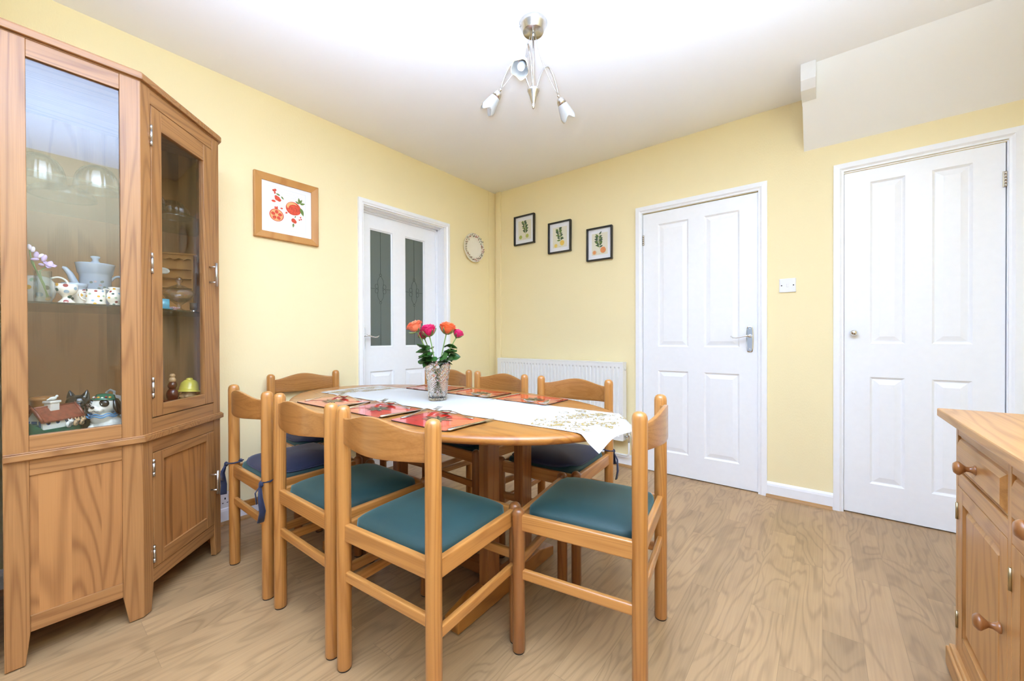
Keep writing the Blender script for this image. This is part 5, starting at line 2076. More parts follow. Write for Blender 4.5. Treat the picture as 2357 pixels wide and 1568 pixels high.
# decorative plate
M['cream_glaze'] = plain('cream_glaze', srgb(240, 234, 218), rough=0.15, coat=0.5, vary=0.01)
M['berry'] = plain('painted_berry_red', srgb(160, 40, 32), rough=0.3)
M['vine'] = plain('painted_vine_green', srgb(84, 96, 56), rough=0.3)
M['vine2'] = plain('painted_vine_dark', srgb(56, 54, 44), rough=0.3)
dp = thing('decorative_plate', 'round cream plate with painted berry and leaf rim hanging on the left wall', 'plate', (XL + 0.002, 2.622, 1.838), R(90))
m = MB()
m.lathe([(0, 0.008), (0.082, 0.008), (0.088, 0.010), (0.094, 0.015), (0.130, 0.024), (0.133, 0.026), (0.132, 0.028), (0.128, 0.027), (0.092, 0.018), (0.085, 0.013), (0.078, 0.011), (0, 0.011)], (0, 0, 0), 64, (0, -1, 0))


def rim_y(r_):
    return -(0.018 + (r_ - 0.092) / 0.036 * 0.009) - 0.0006 if r_ > 0.092 else -0.0145


rg = random.Random(8)
for k in range(110):
    a = 2 * PI * k / 110 + rg.random() * 0.05
    r_ = 0.098 + 0.026 * rg.random()
    x_, z_ = r_ * math.cos(a), r_ * math.sin(a)
    sl = 0.009 / 0.036
    kind = rg.random()
    if kind < 0.35:
        pts = disc(x_, z_, 0.0045, 0.0045, 0, 'xz', 10)
        mi = 1
    else:
        pts = leafpoly(x_, z_, 0.013, 0.0036, rg.random() * 6.28, 0, 'xz', 4)
        mi = 2 if kind < 0.75 else 3
    q = []
    for p in pts:
        rr = min(0.128, max(0.0925, math.hypot(p[0], p[2])))
        q.append((p[0], rim_y(rr) - 0.00004 * (k % 7), p[2]))
    poly(m, q, mi)
m.obj('plate', [M['cream_glaze'], M['berry'], M['vine'], M['vine2']], dp, weld=False)
MB().tube([(0, -0.004, 0.12), (0.0, -0.003, 0.136)], 0.0015, 6).obj('hanger', M['steel'], dp)

# ------------------------------------------------------------------ things in the corner cabinet
m = MB().prism([(x - CX, y - CY) for x, y in [(-1.93, -0.022), (-1.93, 0.268), (-2.225, 0.563), (-2.525, 0.575), (-2.525, -0.022)]], 0.640, 0.657)
m.obj('base_board', M['ash_back'], cab)
S1Z, S2Z, BZ = 1.1212, 1.5322, 0.6572

M['dot_red'] = plain('glaze_red', srgb(150, 34, 44), rough=0.15)
M['dot_green'] = plain('glaze_green', srgb(34, 80, 66), rough=0.15)
M['dot_blue'] = plain('glaze_pale_blue', srgb(158, 186, 206), rough=0.15)
M['dot_yellow'] = plain('glaze_yellow', srgb(232, 176, 66), rough=0.15)
M['dot_sage'] = plain('glaze_sage', srgb(176, 200, 170), rough=0.15)
DOTS = [M['cream_glaze'], M['dot_red'], M['dot_green'], M['dot_blue'], M['dot_yellow'], M['dot_sage']]


def interp(prof, z):
    for (r0, z0), (r1, z1) in zip(prof[:-1], prof[1:]):
        if min(z0, z1) <= z <= max(z0, z1) and z1 != z0:
            return r0 + (r1 - r0) * (z - z0) / (z1 - z0)
    return prof[-1][0]


def dotted(m, prof, spots, rad, seed=0):
    """glazed spots following the outside of a turned pot; spots = (angle deg, z, material)"""
    for i, (ad, z, mi) in enumerate(spots):
        q = []
        for k in range(14):
            t = 2 * PI * k / 14
            zz = z + rad * 1.0 * math.sin(t)
            r_ = interp(prof, zz) + 0.0004
            a = R(ad) + rad * 1.15 * math.cos(t) / max(r_, 0.008)
            q.append((r_ * math.cos(a), r_ * math.sin(a), zz))
        c_ = (( interp(prof, z) + 0.0006) * math.cos(R(ad)), (interp(prof, z) + 0.0006) * math.sin(R(ad)), z)
        m.add(q + [c_], [(k, (k + 1) % 14, 14) for k in range(14)], mi, True)


def pot(name, lab, cat, loc, outer, inner, spots, rad, handle=None, rz=0, group=None, mats=DOTS, extra=None):
    t = thing(name, lab, cat, loc, rz, group)
    m = MB()
    m.lathe(outer + inner, (0, 0, 0), 36)
    dotted(m, outer, spots, rad)
    if extra:
        extra(m)
    m.obj('body', mats, t, weld=False)
    if handle:
        MB().tube(cr(handle[0]), handle[1], 10, flat=0.8).obj('handle', mats[0], t)
    return t


# view direction from the room is roughly +x, slightly -y; spots face that way (angle about -10 deg)
cup_o = [(0, 0), (0.019, 0), (0.020, 0.004), (0.015, 0.010), (0.010, 0.016), (0.0095, 0.021), (0.015, 0.028), (0.022, 0.036), (0.0255, 0.046), (0.0262, 0.064)]
cup_i = [(0.0248, 0.064), (0.023, 0.045), (0.015, 0.032), (0, 0.028)]
pot('pedestal_cup', 'cream pedestal cup with red, green and blue spots on the middle shelf', 'cup', (-1.976, 0.103, S1Z), cup_o, cup_i,
    [(-8, 0.058, 1), (-8, 0.006, 1), (-4, 0.038, 3), (-62, 0.044, 2), (48, 0.050, 3), (-58, 0.060, 4), (38, 0.022, 2), (95, 0.05, 1), (150, 0.05, 4)], 0.0055)
mug_o = [(0, 0), (0.0255, 0), (0.026, 0.004), (0.0245, 0.008), (0.0242, 0.014), (0.0245, 0.052)]
mug_i = [(0.0225, 0.052), (0.022, 0.012), (0, 0.010)]
pot('mug', 'cream mug with small coloured spots between the pedestal cup and the round jug', 'mug', (-1.976, 0.170, S1Z), mug_o, mug_i,
    [(-5, 0.046, 1), (10, 0.028, 4), (-40, 0.036, 5), (-22, 0.013, 3), (25, 0.014, 2), (-10, 0.003, 4), (45, 0.03, 5), (38, 0.047, 3), (-65, 0.048, 2), (-70, 0.028, 4)], 0.0036,
    ([(0.008, -0.0235, 0.044), (0.012, -0.034, 0.042), (0.014, -0.039, 0.031), (0.012, -0.035, 0.018), (0.008, -0.024, 0.013)], 0.0028))
pot('mug', 'cream mug with large orange spot, half hidden behind the pedestal cup', 'mug', (-2.030, 0.139, S1Z), mug_o, mug_i,
    [(-6, 0.033, 4), (16, 0.048, 1), (-60, 0.02, 2), (60, 0.02, 3)], 0.0055)
jug_o = [(0, 0), (0.014, 0), (0.0145, 0.003), (0.0125, 0.006), (0.018, 0.014), (0.0222, 0.026), (0.0205, 0.040), (0.015, 0.050), (0.0145, 0.055), (0.0175, 0.064)]
jug_i = [(0.016, 0.063), (0.013, 0.054), (0.015, 0.045), (0.018, 0.026), (0, 0.010)]
pot('jug', 'small round cream jug with coloured spots on the middle shelf, beside the corner post', 'jug', (-1.974, 0.216, S1Z), jug_o, jug_i,
    [(-10, 0.058, 4), (-45, 0.048, 1), (-18, 0.040, 2), (-45, 0.026, 4), (2, 0.026, 5), (8, 0.012, 1), (30, 0.042, 3), (-15, 0.003, 2), (-75, 0.03, 3)], 0.0034,
    ([(0.0, -0.014, 0.055), (0.003, -0.026, 0.056), (0.004, -0.031, 0.044), (0.002, -0.027, 0.030), (0, -0.021, 0.024)], 0.0024),
    extra=lambda m: m.tube([(0, 0.010, 0.056), (0, 0.019, 0.062), (0, 0.024, 0.0655)], [0.009, 0.0065, 0.002], 10))
# big spotted pot behind the flower vase
pot('teapot', 'cream teapot with large spots and a looped handle, behind the glass flower vase', 'teapot', (-2.055, 0.040, S1Z),
    [(0, 0), (0.028, 0), (0.030, 0.004), (0.040, 0.022), (0.046, 0.045), (0.043, 0.070), (0.030, 0.088), (0.018, 0.092)], [(0, 0.094)],
    [(-24, 0.05, 4), (28, 0.052, 2), (42, 0.018, 4), (-45, 0.02, 1), (8, 0.028, 3), (-10, 0.075, 5), (80, 0.05, 1)], 0.0075,
    ([(0.01, 0.030, 0.086), (0.012, 0.048, 0.092), (0.012, 0.064, 0.084), (0.012, 0.070, 0.066), (0.01, 0.062, 0.048), (0.01, 0.044, 0.040)], 0.0042))
pot('jug', 'tall white jug with a red spot, beside the back wall and the glass flower vase', 'jug', (-2.100, -0.002, S1Z),
    [(0, 0), (0.016, 0), (0.017, 0.004), (0.0165, 0.05), (0.013, 0.085), (0.015, 0.098)], [(0.013, 0.097), (0.011, 0.085), (0, 0.03)],
    [(20, 0.036, 1), (-30, 0.07, 3)], 0.005)

M['stone_glaze'] = plain('pale_blue_stoneware', srgb(186, 198, 212), rough=0.22, coat=0.4, vary=0.03)
M['rose_trans'] = plain('faded_flower_print', srgb(186, 166, 168), rough=0.3)
M['leaf_trans'] = plain('faded_leaf_print', srgb(140, 150, 138), rough=0.3)


def stoneware(m, outer, seed, n, z0, z1, adeg):
    rg_ = random.Random(seed)
    dotted(m, outer, [(adeg + 50 * (rg_.random() - .5), z0 + (z1 - z0) * rg_.random(), 1 if k % 3 == 0 else 2) for k in range(n)], 0.004)


tp = thing('teapot', 'large pale blue stoneware teapot with knobbed lid on the middle shelf', 'teapot', (-2.155, 0.185, S1Z))
tpo = [(0, 0), (0.040, 0), (0.043, 0.004), (0.043, 0.118), (0.0445, 0.121), (0.0445, 0.125), (0.0475, 0.128), (0.0525, 0.160), (0.0535, 0.164)]
m = MB()
m.lathe(tpo + [(0.049, 0.162), (0.02, 0.158), (0, 0.158)], (0, 0, 0), 48)
stoneware(m, tpo, 5, 14, 0.03, 0.10, 5)
m.obj('body', [M['stone_glaze'], M['rose_trans'], M['leaf_trans']], tp, weld=False)
MB().lathe([(0, 0.160), (0.022, 0.163), (0.014, 0.170), (0.009, 0.176), (0.0085, 0.183), (0.0125, 0.188), (0.0135, 0.192), (0.010, 0.194), (0, 0.193)], (0, 0, 0), 32).obj('lid', M['stone_glaze'], tp)
MB().tube([(0.01, -0.034, 0.055), (0.014, -0.050, 0.072), (0.015, -0.058, 0.098), (0.016, -0.066, 0.120), (0.017, -0.078, 0.138), (0.017, -0.084, 0.140)], [0.015, 0.013, 0.0105, 0.009, 0.0065, 0.004], 14).obj('spout', M['stone_glaze'], tp)
MB().tube(cr([(0.0, 0.040, 0.105), (0.0, 0.055, 0.122), (0.0, 0.074, 0.120), (0.0, 0.084, 0.100), (0.0, 0.078, 0.070), (0.0, 0.055, 0.045), (0, 0.042, 0.04)]), 0.0045, 10).obj('handle', M['stone_glaze'], tp)
so_ = [(0, 0), (0.026, 0), (0.0275, 0.004), (0.027, 0.060), (0.0275, 0.064), (0.031, 0.068), (0.033, 0.079)]
sg = thing('sugar_bowl', 'pale blue stoneware sugar bowl in front of the large teapot', 'bowl', (-2.085, 0.128, S1Z))
m = MB()
m.lathe(so_ + [(0.029, 0.079), (0.025, 0.06), (0, 0.04)], (0, 0, 0), 40)
stoneware(m, so_, 9, 9, 0.03, 0.055, 25)
m.obj('body', [M['stone_glaze'], M['rose_trans'], M['leaf_trans']], sg, weld=False)
MB().tube([(0.014 + 0.012 * 0, 0.026, 0.052), (0.016, 0.036, 0.058), (0.017, 0.042, 0.050), (0.016, 0.038, 0.038), (0.014, 0.027, 0.036)], 0.0033, 10).obj('handle', M['stone_glaze'], sg)

# glass vase with freesias
M['water_glass'] = glass_pane('thick_glass', (0.86, 0.9, 0.92), 2.5)
gv = MB()
for sgn, a_ in ((1, 0.0175), (-1, 0.0145)):
    gv.grid(lambda u, v_, a_=a_: tuple([a_ * (abs(math.cos(2 * PI * u)) ** 8 + abs(math.sin(2 * PI * u)) ** 8) ** (-1 / 8) * math.cos(2 * PI * u),
                                        a_ * (abs(math.cos(2 * PI * u)) ** 8 + abs(math.sin(2 * PI * u)) ** 8) ** (-1 / 8) * math.sin(2 * PI * u),
                                        (0.0 if a_ > 0.016 else 0.014) + (0.102 if a_ > 0.016 else 0.088) * v_]), 40, 6)
gv.lathe([(0.0173, 0.0), (0, 0.0)], (0, 0, 0), 24)
gv.lathe([(0.0143, 0.014), (0, 0.014)], (0, 0, 0), 24)
g_ = gv.obj('glass_vase', M['water_glass'], None)
g_.location = (-1.972, 0.052, S1Z)
g_.rotation_euler = (0, 0, R(12))
tag(g_, 'square clear glass vase holding lilac freesias on the middle shelf', 'vase')
M['freesia'] = plain('lilac_petal', srgb(196, 172, 208), rough=0.45, vary=0.15, vscale=60)
M['freesia_w'] = plain('white_lilac_petal', srgb(226, 214, 224), rough=0.45, vary=0.08, vscale=60)
fr = thing('freesia', 'lilac freesia stems with buds leaning left in the square glass vase', 'flower', (-1.972, 0.052, S1Z))
m = MB()
sp = [(0.004, 0.010, 0.018), (0.002, 0.002, 0.05), (0, -0.010, 0.09), (0, -0.022, 0.125), (0.002, -0.026, 0.16), (0.003, -0.026, 0.178)]
m.tube(sp, 0.0016, 8)
m.tube([(0.006, 0.012, 0.018), (0.004, 0.0, 0.06), (0.004, -0.006, 0.10), (0.003, 0.008, 0.115)], 0.0014, 8)
m.tube([(0.005, 0.008, 0.016), (0.004, 0.003, 0.06), (0.004, -0.014, 0.105), (0.004, -0.02, 0.13)], 0.0013, 8)
m.obj('stem', M['stem'], fr)
for (x, y, z, s_, ax_, mt_) in ((0.006, -0.026, 0.172, 0.0085, (0, -0.2, 1), 'freesia_w'), (0.007, -0.020, 0.166, 0.0085, (0, 0.15, 1), 'freesia_w'),
                                (0.008, -0.013, 0.150, 0.0095, (0, 0.1, 1), 'freesia'), (0.008, -0.004, 0.148, 0.008, (0, 0.8, 1), 'freesia_w'),
                                (0.008, 0.003, 0.142, 0.0105, (0, 0.3, 1), 'freesia'), (0.009, -0.016, 0.135, 0.008, (0.2, 0.9, 0.1), 'freesia'),
                                (0.009, -0.003, 0.120, 0.0075, (0.8, 0.6, -0.2), 'freesia')):
    q = Vector(ax_).normalized().to_track_quat('Z', 'Y').to_matrix()
    MB().ball((x, y, z), (s_ * 0.62, s_ * 0.62, s_ * 1.15), 14, 10, rot=q).obj('bud', M[mt_], fr)
m = MB()
for k in range(6):
    a = 2 * PI * k / 6
    q = Vector((0.6, 0.25, 0.55)).normalized().to_track_quat('Z', 'Y').to_matrix()
    leaf_mesh(m, Vector((0.009, 0.012, 0.118)), q @ Vector((math.cos(a), math.sin(a), 0.9 if k % 2 else 0.45)), q @ Vector((0, 0, 1)), 0.019, 0.008, 0, 0.15)
m.obj('bloom', M['freesia'], fr, solid=0.0006)

# upturned glass bowls and jelly moulds on the top shelf


def glass_bowl(lab, loc, rad, h, ribs, depth=0.03, grp='glass bowls on the top shelf', steps=False):
    m = MB()
    prof = [(rad, 0.0), (rad * 0.985, h * 0.18), (rad * 0.94, h * 0.42), (rad * 0.84, h * 0.64), (rad * 0.66, h * 0.83), (rad * 0.42, h * 0.95), (rad * 0.2, h * 0.995), (0, h)]
    if steps:
        prof = [(rad, 0.0), (rad, h * 0.06), (rad * 0.9, h * 0.10), (rad * 0.86, h * 0.45), (rad * 0.78, h * 0.60), (rad * 0.62, h * 0.72), (rad * 0.58, h * 0.9), (rad * 0.45, h * 0.99), (rad * 0.2, h * 0.96), (0, h * 0.93)]
    m.lathe(prof, (0, 0, 0), 96, radf=lambda a, z: 1 + depth * abs(math.cos(ribs * a / 2)) * min(1, (h - z) / h * 4 + .1))
    m.lathe([(r_ * 0.95, z * 0.96) for r_, z in prof], (0, 0, 0), 96, radf=lambda a, z: 1 + depth * 0.5 * abs(math.cos(ribs * a / 2)))
    m.tube([(rad * 1.02 * math.cos(2 * PI * k / 48), rad * 1.02 * math.sin(2 * PI * k / 48), 0.0025) for k in range(48)], 0.0024, 8, closed=True)
    o = m.obj('glass_bowl' if not steps else 'jelly_mould', M['glassware'], None, weld=False)
    o.location = loc
    return tag(o, lab, 'bowl' if not steps else 'jelly mould', grp)


glass_bowl('upturned ribbed clear glass bowl at the left of the top cabinet shelf', (-2.085, 0.050, S2Z), 0.062, 0.100, 28)
glass_bowl('upturned ribbed clear glass bowl beside the corner post on the top cabinet shelf', (-2.045, 0.183, S2Z), 0.060, 0.092, 20)
glass_bowl('shallow cut glass dish standing behind the two upturned bowls on the top shelf', (-2.230, 0.110, S2Z), 0.085, 0.045, 40, 0.06)
glass_bowl('tall fluted glass jelly mould at the left behind the glazed door on the top shelf', (-2.150, 0.345, S2Z), 0.042, 0.085, 10, 0.16, steps=True)
glass_bowl('wide fluted glass jelly mould behind the glazed door on the top shelf', (-2.225, 0.425, S2Z), 0.060, 0.070, 12, 0.14, steps=True)

# behind the door, middle shelf
rk = thing('display_rack', 'small wooden plate rack with scalloped top behind the glazed door', 'display rack', (-2.440, 0.455, S1Z), R(62))
# local: x across, y depth (front to -y)
W2 = 0.090
m = MB()
sc = [(-W2, 0.285), (W2, 0.285)]
topn = 25
low = []
for k in range(topn):
    x = W2 - 2 * W2 * k / (topn - 1)
    low.append((x, 0.258 + 0.010 * abs(math.sin(PI * (x + W2) / (2 * W2) * 5))))
pl_ = sc + low
v = [(x, -0.008, z) for x, z in pl_] + [(x, 0.0, z) for x, z in pl_]
n = len(pl_)
m.add(v, [tuple(range(n)), tuple(range(2 * n - 1, n - 1, -1))] + [(i, (i + 1) % n, n + (i + 1) % n, n + i) for i in range(n)])
m.box(-W2 - 0.012, W2 + 0.012, -0.016, 0.010, 0.285, 0.292)
m.obj('scalloped_top', M['frame_wood'], rk)
B_(-W2, W2, 0.014, 0.020, 0.0, 0.285).obj('back_board', M['frame_wood'], rk)
for x in (-W2, W2 - 0.006):
    B_(x, x + 0.006, -0.010, 0.014, 0.0, 0.285).obj('side_panel', M['frame_wood'], rk, bevel=0.001)
for z in (0.02, 0.075, 0.125, 0.170, 0.215):
    B_(-W2 + 0.006, W2 - 0.006, -0.010, 0.014, z, z + 0.005).obj('shelf', M['frame_wood'], rk)
m = MB().lathe([(0, 0), (0.015, 0.001), (0.024, 0.004), (0.0245, 0.006), (0.014, 0.004), (0, 0.003)], (0, 0, 0), 24, (0, -1, 0))
m.T = None
op_ = m.obj('miniature_plate', M['cream_glaze'], None)
op_.scale = (1, 1, 0.62)
op_.location = (-2.405, 0.425, S1Z + 0.198)
op_.rotation_euler = (0, 0, R(62))
tag(op_, 'tiny oval white plate standing on the small wooden rack', 'plate')

cp = thing('lidded_glass_dish', 'round footed glass dish with domed lid and ball knob behind the glazed door', 'glass dish', (-2.185, 0.436, S1Z))
m = MB()
m.lathe([(0, 0), (0.024, 0.001), (0.020, 0.006), (0.008, 0.014), (0.007, 0.026), (0.022, 0.040), (0.042, 0.054), (0.052, 0.072), (0.053, 0.078)], (0, 0, 0), 48, radf=lambda a, z: 1 + (0.05 * abs(math.cos(8 * a)) if z > 0.035 else 0))
m.lathe([(0.050, 0.077), (0.040, 0.058), (0.02, 0.044), (0, 0.040)], (0, 0, 0), 48)
m.obj('dish', M['glassware'], cp, weld=False)
m = MB()
m.lathe([(0.054, 0.080), (0.050, 0.088), (0.034, 0.103), (0.014, 0.113), (0.006, 0.117), (0.005, 0.122), (0.012, 0.128), (0.0135, 0.137), (0.010, 0.146), (0.003, 0.150), (0, 0.151)], (0, 0, 0), 48, radf=lambda a, z: 1 + (0.04 * abs(math.cos(8 * a)) if z < 0.11 else 0))
m.obj('lid', M['glassware'], cp, weld=False)
M['turq'] = plain('turquoise_glaze', srgb(86, 170, 196), rough=0.15, coat=0.5)
M['limeg'] = plain('lime_glaze', srgb(160, 196, 84), rough=0.15, coat=0.5)
M['gilt'] = plain('gilt', (0.75, 0.55, 0.22), rough=0.2, metal=1.0)


def teacup(lab, loc, mat_, rz, r_=0.022):
    t = thing('teacup', lab, 'cup', loc, rz, 'small cups behind the glazed door')
    MB().lathe([(0, 0.004), (0.014, 0.004), (r_, 0.008), (r_, 0.045), (r_ - 0.0015, 0.045), (r_ - 0.002, 0.010), (0, 0.008)], (0, 0, 0), 32).obj('cup_body', mat_, t)
    MB().lathe([(0, 0), (0.020, 0), (0.034, 0.005), (0.034, 0.0065), (0.018, 0.003), (0, 0.003)], (0, 0, 0), 32).obj('saucer', mat_, t)
    MB().tube(cr([(-r_ + 0.001, 0, 0.038), (-r_ - 0.011, 0, 0.040), (-r_ - 0.014, 0, 0.028), (-r_ - 0.009, 0, 0.017), (-r_ + 0.001, 0, 0.012)]), 0.0018, 8).obj('handle', M['gilt'], t)
    return t


teacup('turquoise cup with gilt handle in front of the lidded glass dish', (-2.128, 0.372, S1Z), M['turq'], R(-45))
teacup('lime green cup and saucer at the left behind the glazed door', (-2.078, 0.305, S1Z), M['limeg'], R(140), 0.020)
M['puff'] = plain('pink_petals', srgb(210, 176, 180), rough=0.6, vary=0.2, vscale=200)
m = MB()
for k in range(40):
    a, r_ = k * 2.4, 0.0016 * math.sqrt(k) * 1.5
    d = Vector((math.cos(a) * (0.3 + k / 40), math.sin(a) * (0.3 + k / 40), 0.9))
    leaf_mesh(m, Vector((r_ * math.cos(a), r_ * math.sin(a), 0.006)), d, Vector((0, 0, 1)), 0.013, 0.0035, 0, 0.1)
m.ball((0, 0, 0.007), (0.013, 0.013, 0.007), 12, 8)
pf = m.obj('pink_flower', M['puff'], None, solid=0.0004)
pf.location = (-2.150, 0.408, S1Z)
tag(pf, 'pale pink flower ornament lying beside the turquoise cup', 'ornament')
M['jar'] = plain('candle_jar_brown', srgb(96, 74, 66), rough=0.15)
M['silver'] = plain('silver_foil', (0.75, 0.76, 0.8), rough=0.2, metal=1.0)
cj = thing('candle_jar', 'small brown candle jar with a silver base, at the right on the middle shelf', 'jar', (-2.262, 0.503, S1Z))
MB().lathe([(0, 0), (0.0135, 0), (0.0135, 0.014), (0, 0.014)], (0, 0, 0), 24).obj('foil_base', M['silver'], cj)
MB().lathe([(0, 0.014), (0.0135, 0.014), (0.014, 0.046), (0.0125, 0.046), (0.012, 0.030), (0, 0.030)], (0, 0, 0), 24).obj('glass_cup', M['jar'], cj)

# ---- bottom of the display: the ark
M['ark_green'] = plain('ark_green_glaze', srgb(30, 104, 78), rough=0.15, coat=0.5, vary=0.12, vscale=60)
M['ark_roof'] = plain('terracotta_glaze', srgb(142, 74, 52), rough=0.25, coat=0.3, vary=0.2, vscale=90)
M['ark_white'] = plain('white_ceramic', srgb(228, 228, 218), rough=0.2, coat=0.4, vary=0.02)
M['ark_blue'] = plain('ark_window_blue', srgb(70, 98, 150), rough=0.2)
M['tan'] = plain('tan_glaze', srgb(214, 176, 130), rough=0.25)
M['ink_black'] = plain('black_glaze', (0.008, 0.008, 0.008), rough=0.08, coat=0.6)
AX, AY = -2.035, 0.078
ark = thing('ark_ornament', 'ceramic ark with green hull, terracotta roof and little animals on deck', 'ornament', (AX, AY, BZ), R(126))
# local x = length, y = depth (front -y)
m = MB()
LN = 0.078


def hull(u, v_):
    t = 2 * PI * u
    hx_, hy_ = LN * (0.86 + 0.14 * v_), 0.036 * (0.80 + 0.2 * v_)
    c_, s_ = math.cos(t), math.sin(t)
    x = hx_ * (abs(c_) ** 0.7) * (1 if c_ > 0 else -1)
    y = hy_ * (abs(s_) ** 0.8) * (1 if s_ > 0 else -1)
    z = v_ * (0.050 + 0.030 * max(0, abs(x) / LN - 0.72) * 3.2)
    return (x, y, z)


m.grid(hull, 48, 8)
m.grid(lambda u, v_: (hull(u, 1)[0] * (1 - v_), hull(u, 1)[1] * (1 - v_), hull(u, 1)[2] - (0.006 if v_ > 0.1 else 0)), 48, 4)
for k in range(5):
    x = -0.052 + 0.026 * k
    m.add([(x + 0.0045 * math.cos(a), -0.0345 - 0.0018, 0.024 + 0.0045 * math.sin(a)) for a in [2 * PI * j / 14 for j in range(14)]], [tuple(range(14))], 1)
m.obj('hull', [M['ark_green'], M['ink_black']], ark, weld=False)
m = MB()
m.box(-0.056, 0.056, -0.027, 0.027, 0.044, 0.084)
m.add([(-0.056, -0.027, 0.084), (-0.056, 0.027, 0.084), (-0.056, 0, 0.112), (0.056, -0.027, 0.084), (0.056, 0.027, 0.084), (0.056, 0, 0.112)], [(0, 1, 2), (3, 5, 4), (0, 2, 5, 3), (1, 4, 5, 2)])
for k in range(4):
    x = -0.040 + 0.026 * k
    m.add([(x + 0.006 * math.cos(a), -0.0276, 0.070 + 0.007 * math.sin(a)) for a in [2 * PI * j / 14 for j in range(14)]], [tuple(range(14))], 1)
    m.add([(x + 0.0035 * math.cos(a), -0.0279, 0.070 + 0.0045 * math.sin(a)) for a in [2 * PI * j / 12 for j in range(12)]], [tuple(range(12))], 2)
for y, w_ in ((0.0, 0.010), (-0.019, 0.0045), (0.019, 0.0045)):
    m.add([(-0.0566, y - w_, 0.052), (-0.0566, y + w_, 0.052), (-0.0566, y + w_, 0.078), (-0.0566, y - w_, 0.078)], [(0, 1, 2, 3)], 1)
m.obj('deck_house', [M['ark_white'], M['ark_blue'], M['ink_black']], ark, weld=False)
m = MB()
for s in (-1, 1):
    m.add([(-0.064, s * 0.036, 0.077), (0.062, s * 0.036, 0.077), (0.062, 0, 0.120), (-0.064, 0, 0.120), (-0.064, s * 0.034, 0.072), (0.062, s * 0.034, 0.072), (0.062, 0, 0.113), (-0.064, 0, 0.113)],
          [(0, 1, 2, 3), (7, 6, 5, 4), (0, 4, 5, 1), (0, 3, 7, 4), (1, 5, 6, 2)])
for s in (-0.062, 0.058):
    m.tube([(s, -0.036, 0.078), (s, -0.018, 0.102), (s, 0, 0.122), (s, 0.018, 0.102), (s, 0.036, 0.078)], 0.004, 8)
m.tube([(-0.064, 0, 0.121), (0.062, 0, 0.121)], 0.003, 8)
m.obj('roof', M['ark_roof'], ark)
m = MB()
m.box(-0.022, 0.004, -0.012, 0.012, 0.105, 0.133)
m.box(-0.025, 0.007, -0.015, 0.015, 0.131, 0.139)
m.obj('chimney', M['ark_white'], ark, bevel=0.002)
m = MB()
m.ball((-0.006, 0, 0.146), (0.011, 0.006, 0.006), 14, 8)
m.ball((0.005, 0, 0.152), 0.0042, 12, 8)
m.tube([(-0.012, 0, 0.146), (-0.024, 0, 0.142)], [0.004, 0.0015], 8)
m.obj('dove', M['ark_white'], ark, remesh=0.0012)
for x, mt_, sc_ in ((0.006, 'ark_white', 1.0), (0.026, 'tan', 0.9), (0.045, 'tan', 1.0)):
    m = MB()
    m.ball((x, -0.040, 0.056), (0.0085 * sc_, 0.006, 0.011 * sc_), 12, 8)
    m.ball((x + 0.004, -0.044, 0.066), (0.007 * sc_, 0.006, 0.006 * sc_), 12, 8)
    for s in (-1, 1):
        m.ball((x + 0.004 + s * 0.005, -0.041, 0.073), (0.002, 0.002, 0.0038), 8, 6)
    an_ = m.obj('ark_animal', M[mt_], ark, remesh=0.0011)
    st = MB()
    for k in range(4):
        st.tube([(x - 0.006 + 0.004 * k, -0.0475, 0.050 + 0.002 * k), (x - 0.005 + 0.004 * k, -0.050, 0.060 + 0.002 * k)], 0.0008, 6)
    st.obj('stripe', M['ink_black'], an_)

# black cat head ornament and green base pot behind
kt = thing('cat_ornament', 'glossy black ceramic cat with pointed ears between the ark and the puppy', 'ornament', (-2.120, 0.140, BZ), R(60))
m = MB()
m.ball((0, 0, 0.055), (0.034, 0.030, 0.056), 20, 12)
m.ball((0, -0.012, 0.118), (0.032, 0.026, 0.026), 20, 12)
m.ball((0.012, -0.034, 0.108), (0.013, 0.010, 0.009), 14, 8)
for s in (-1, 1):
    m.lathe([(0.014, 0.0), (0.010, 0.014), (0.002, 0.032), (0, 0.033)], (s * 0.018, -0.008, 0.130), 14, (s * 0.2, 0, 1))
cb = m.obj('body', M['ink_black'], kt, remesh=0.0022)

# puppy: seated cookie jar with a green hat and blue ribbon
pp_ = thing('puppy_ornament', 'white ceramic puppy with black eye patches, green hat and blue ribbon collar', 'ornament', (-2.018, 0.192, BZ), R(50))
m = MB()
m.ball((0.004, 0.006, 0.038), (0.046, 0.036, 0.040), 24, 14)
m.ball((0.0, -0.006, 0.062), (0.034, 0.028, 0.026), 20, 12)
m.ball((0.026, -0.024, 0.020), (0.020, 0.018, 0.020), 16, 10)
m.ball((-0.022, -0.024, 0.022), (0.012, 0.013, 0.022), 16, 10)
m.ball((0.046, 0.010, 0.032), (0.016, 0.014, 0.013), 16, 10)
m.ball((0, -0.006, 0.110), (0.040, 0.033, 0.032), 24, 14)           # head
m.ball((-0.010, -0.034, 0.097), (0.013, 0.012, 0.010), 16, 10)      # muzzle
m.ball((0.008, -0.034, 0.096), (0.013, 0.012, 0.010), 16, 10)
m.ball((-0.002, -0.033, 0.105), (0.008, 0.012, 0.008), 14, 8)
m.ball((-0.001, -0.030, 0.086), (0.014, 0.010, 0.007), 14, 8)
m.obj('body', M['ark_white'], pp_, remesh=0.0018)
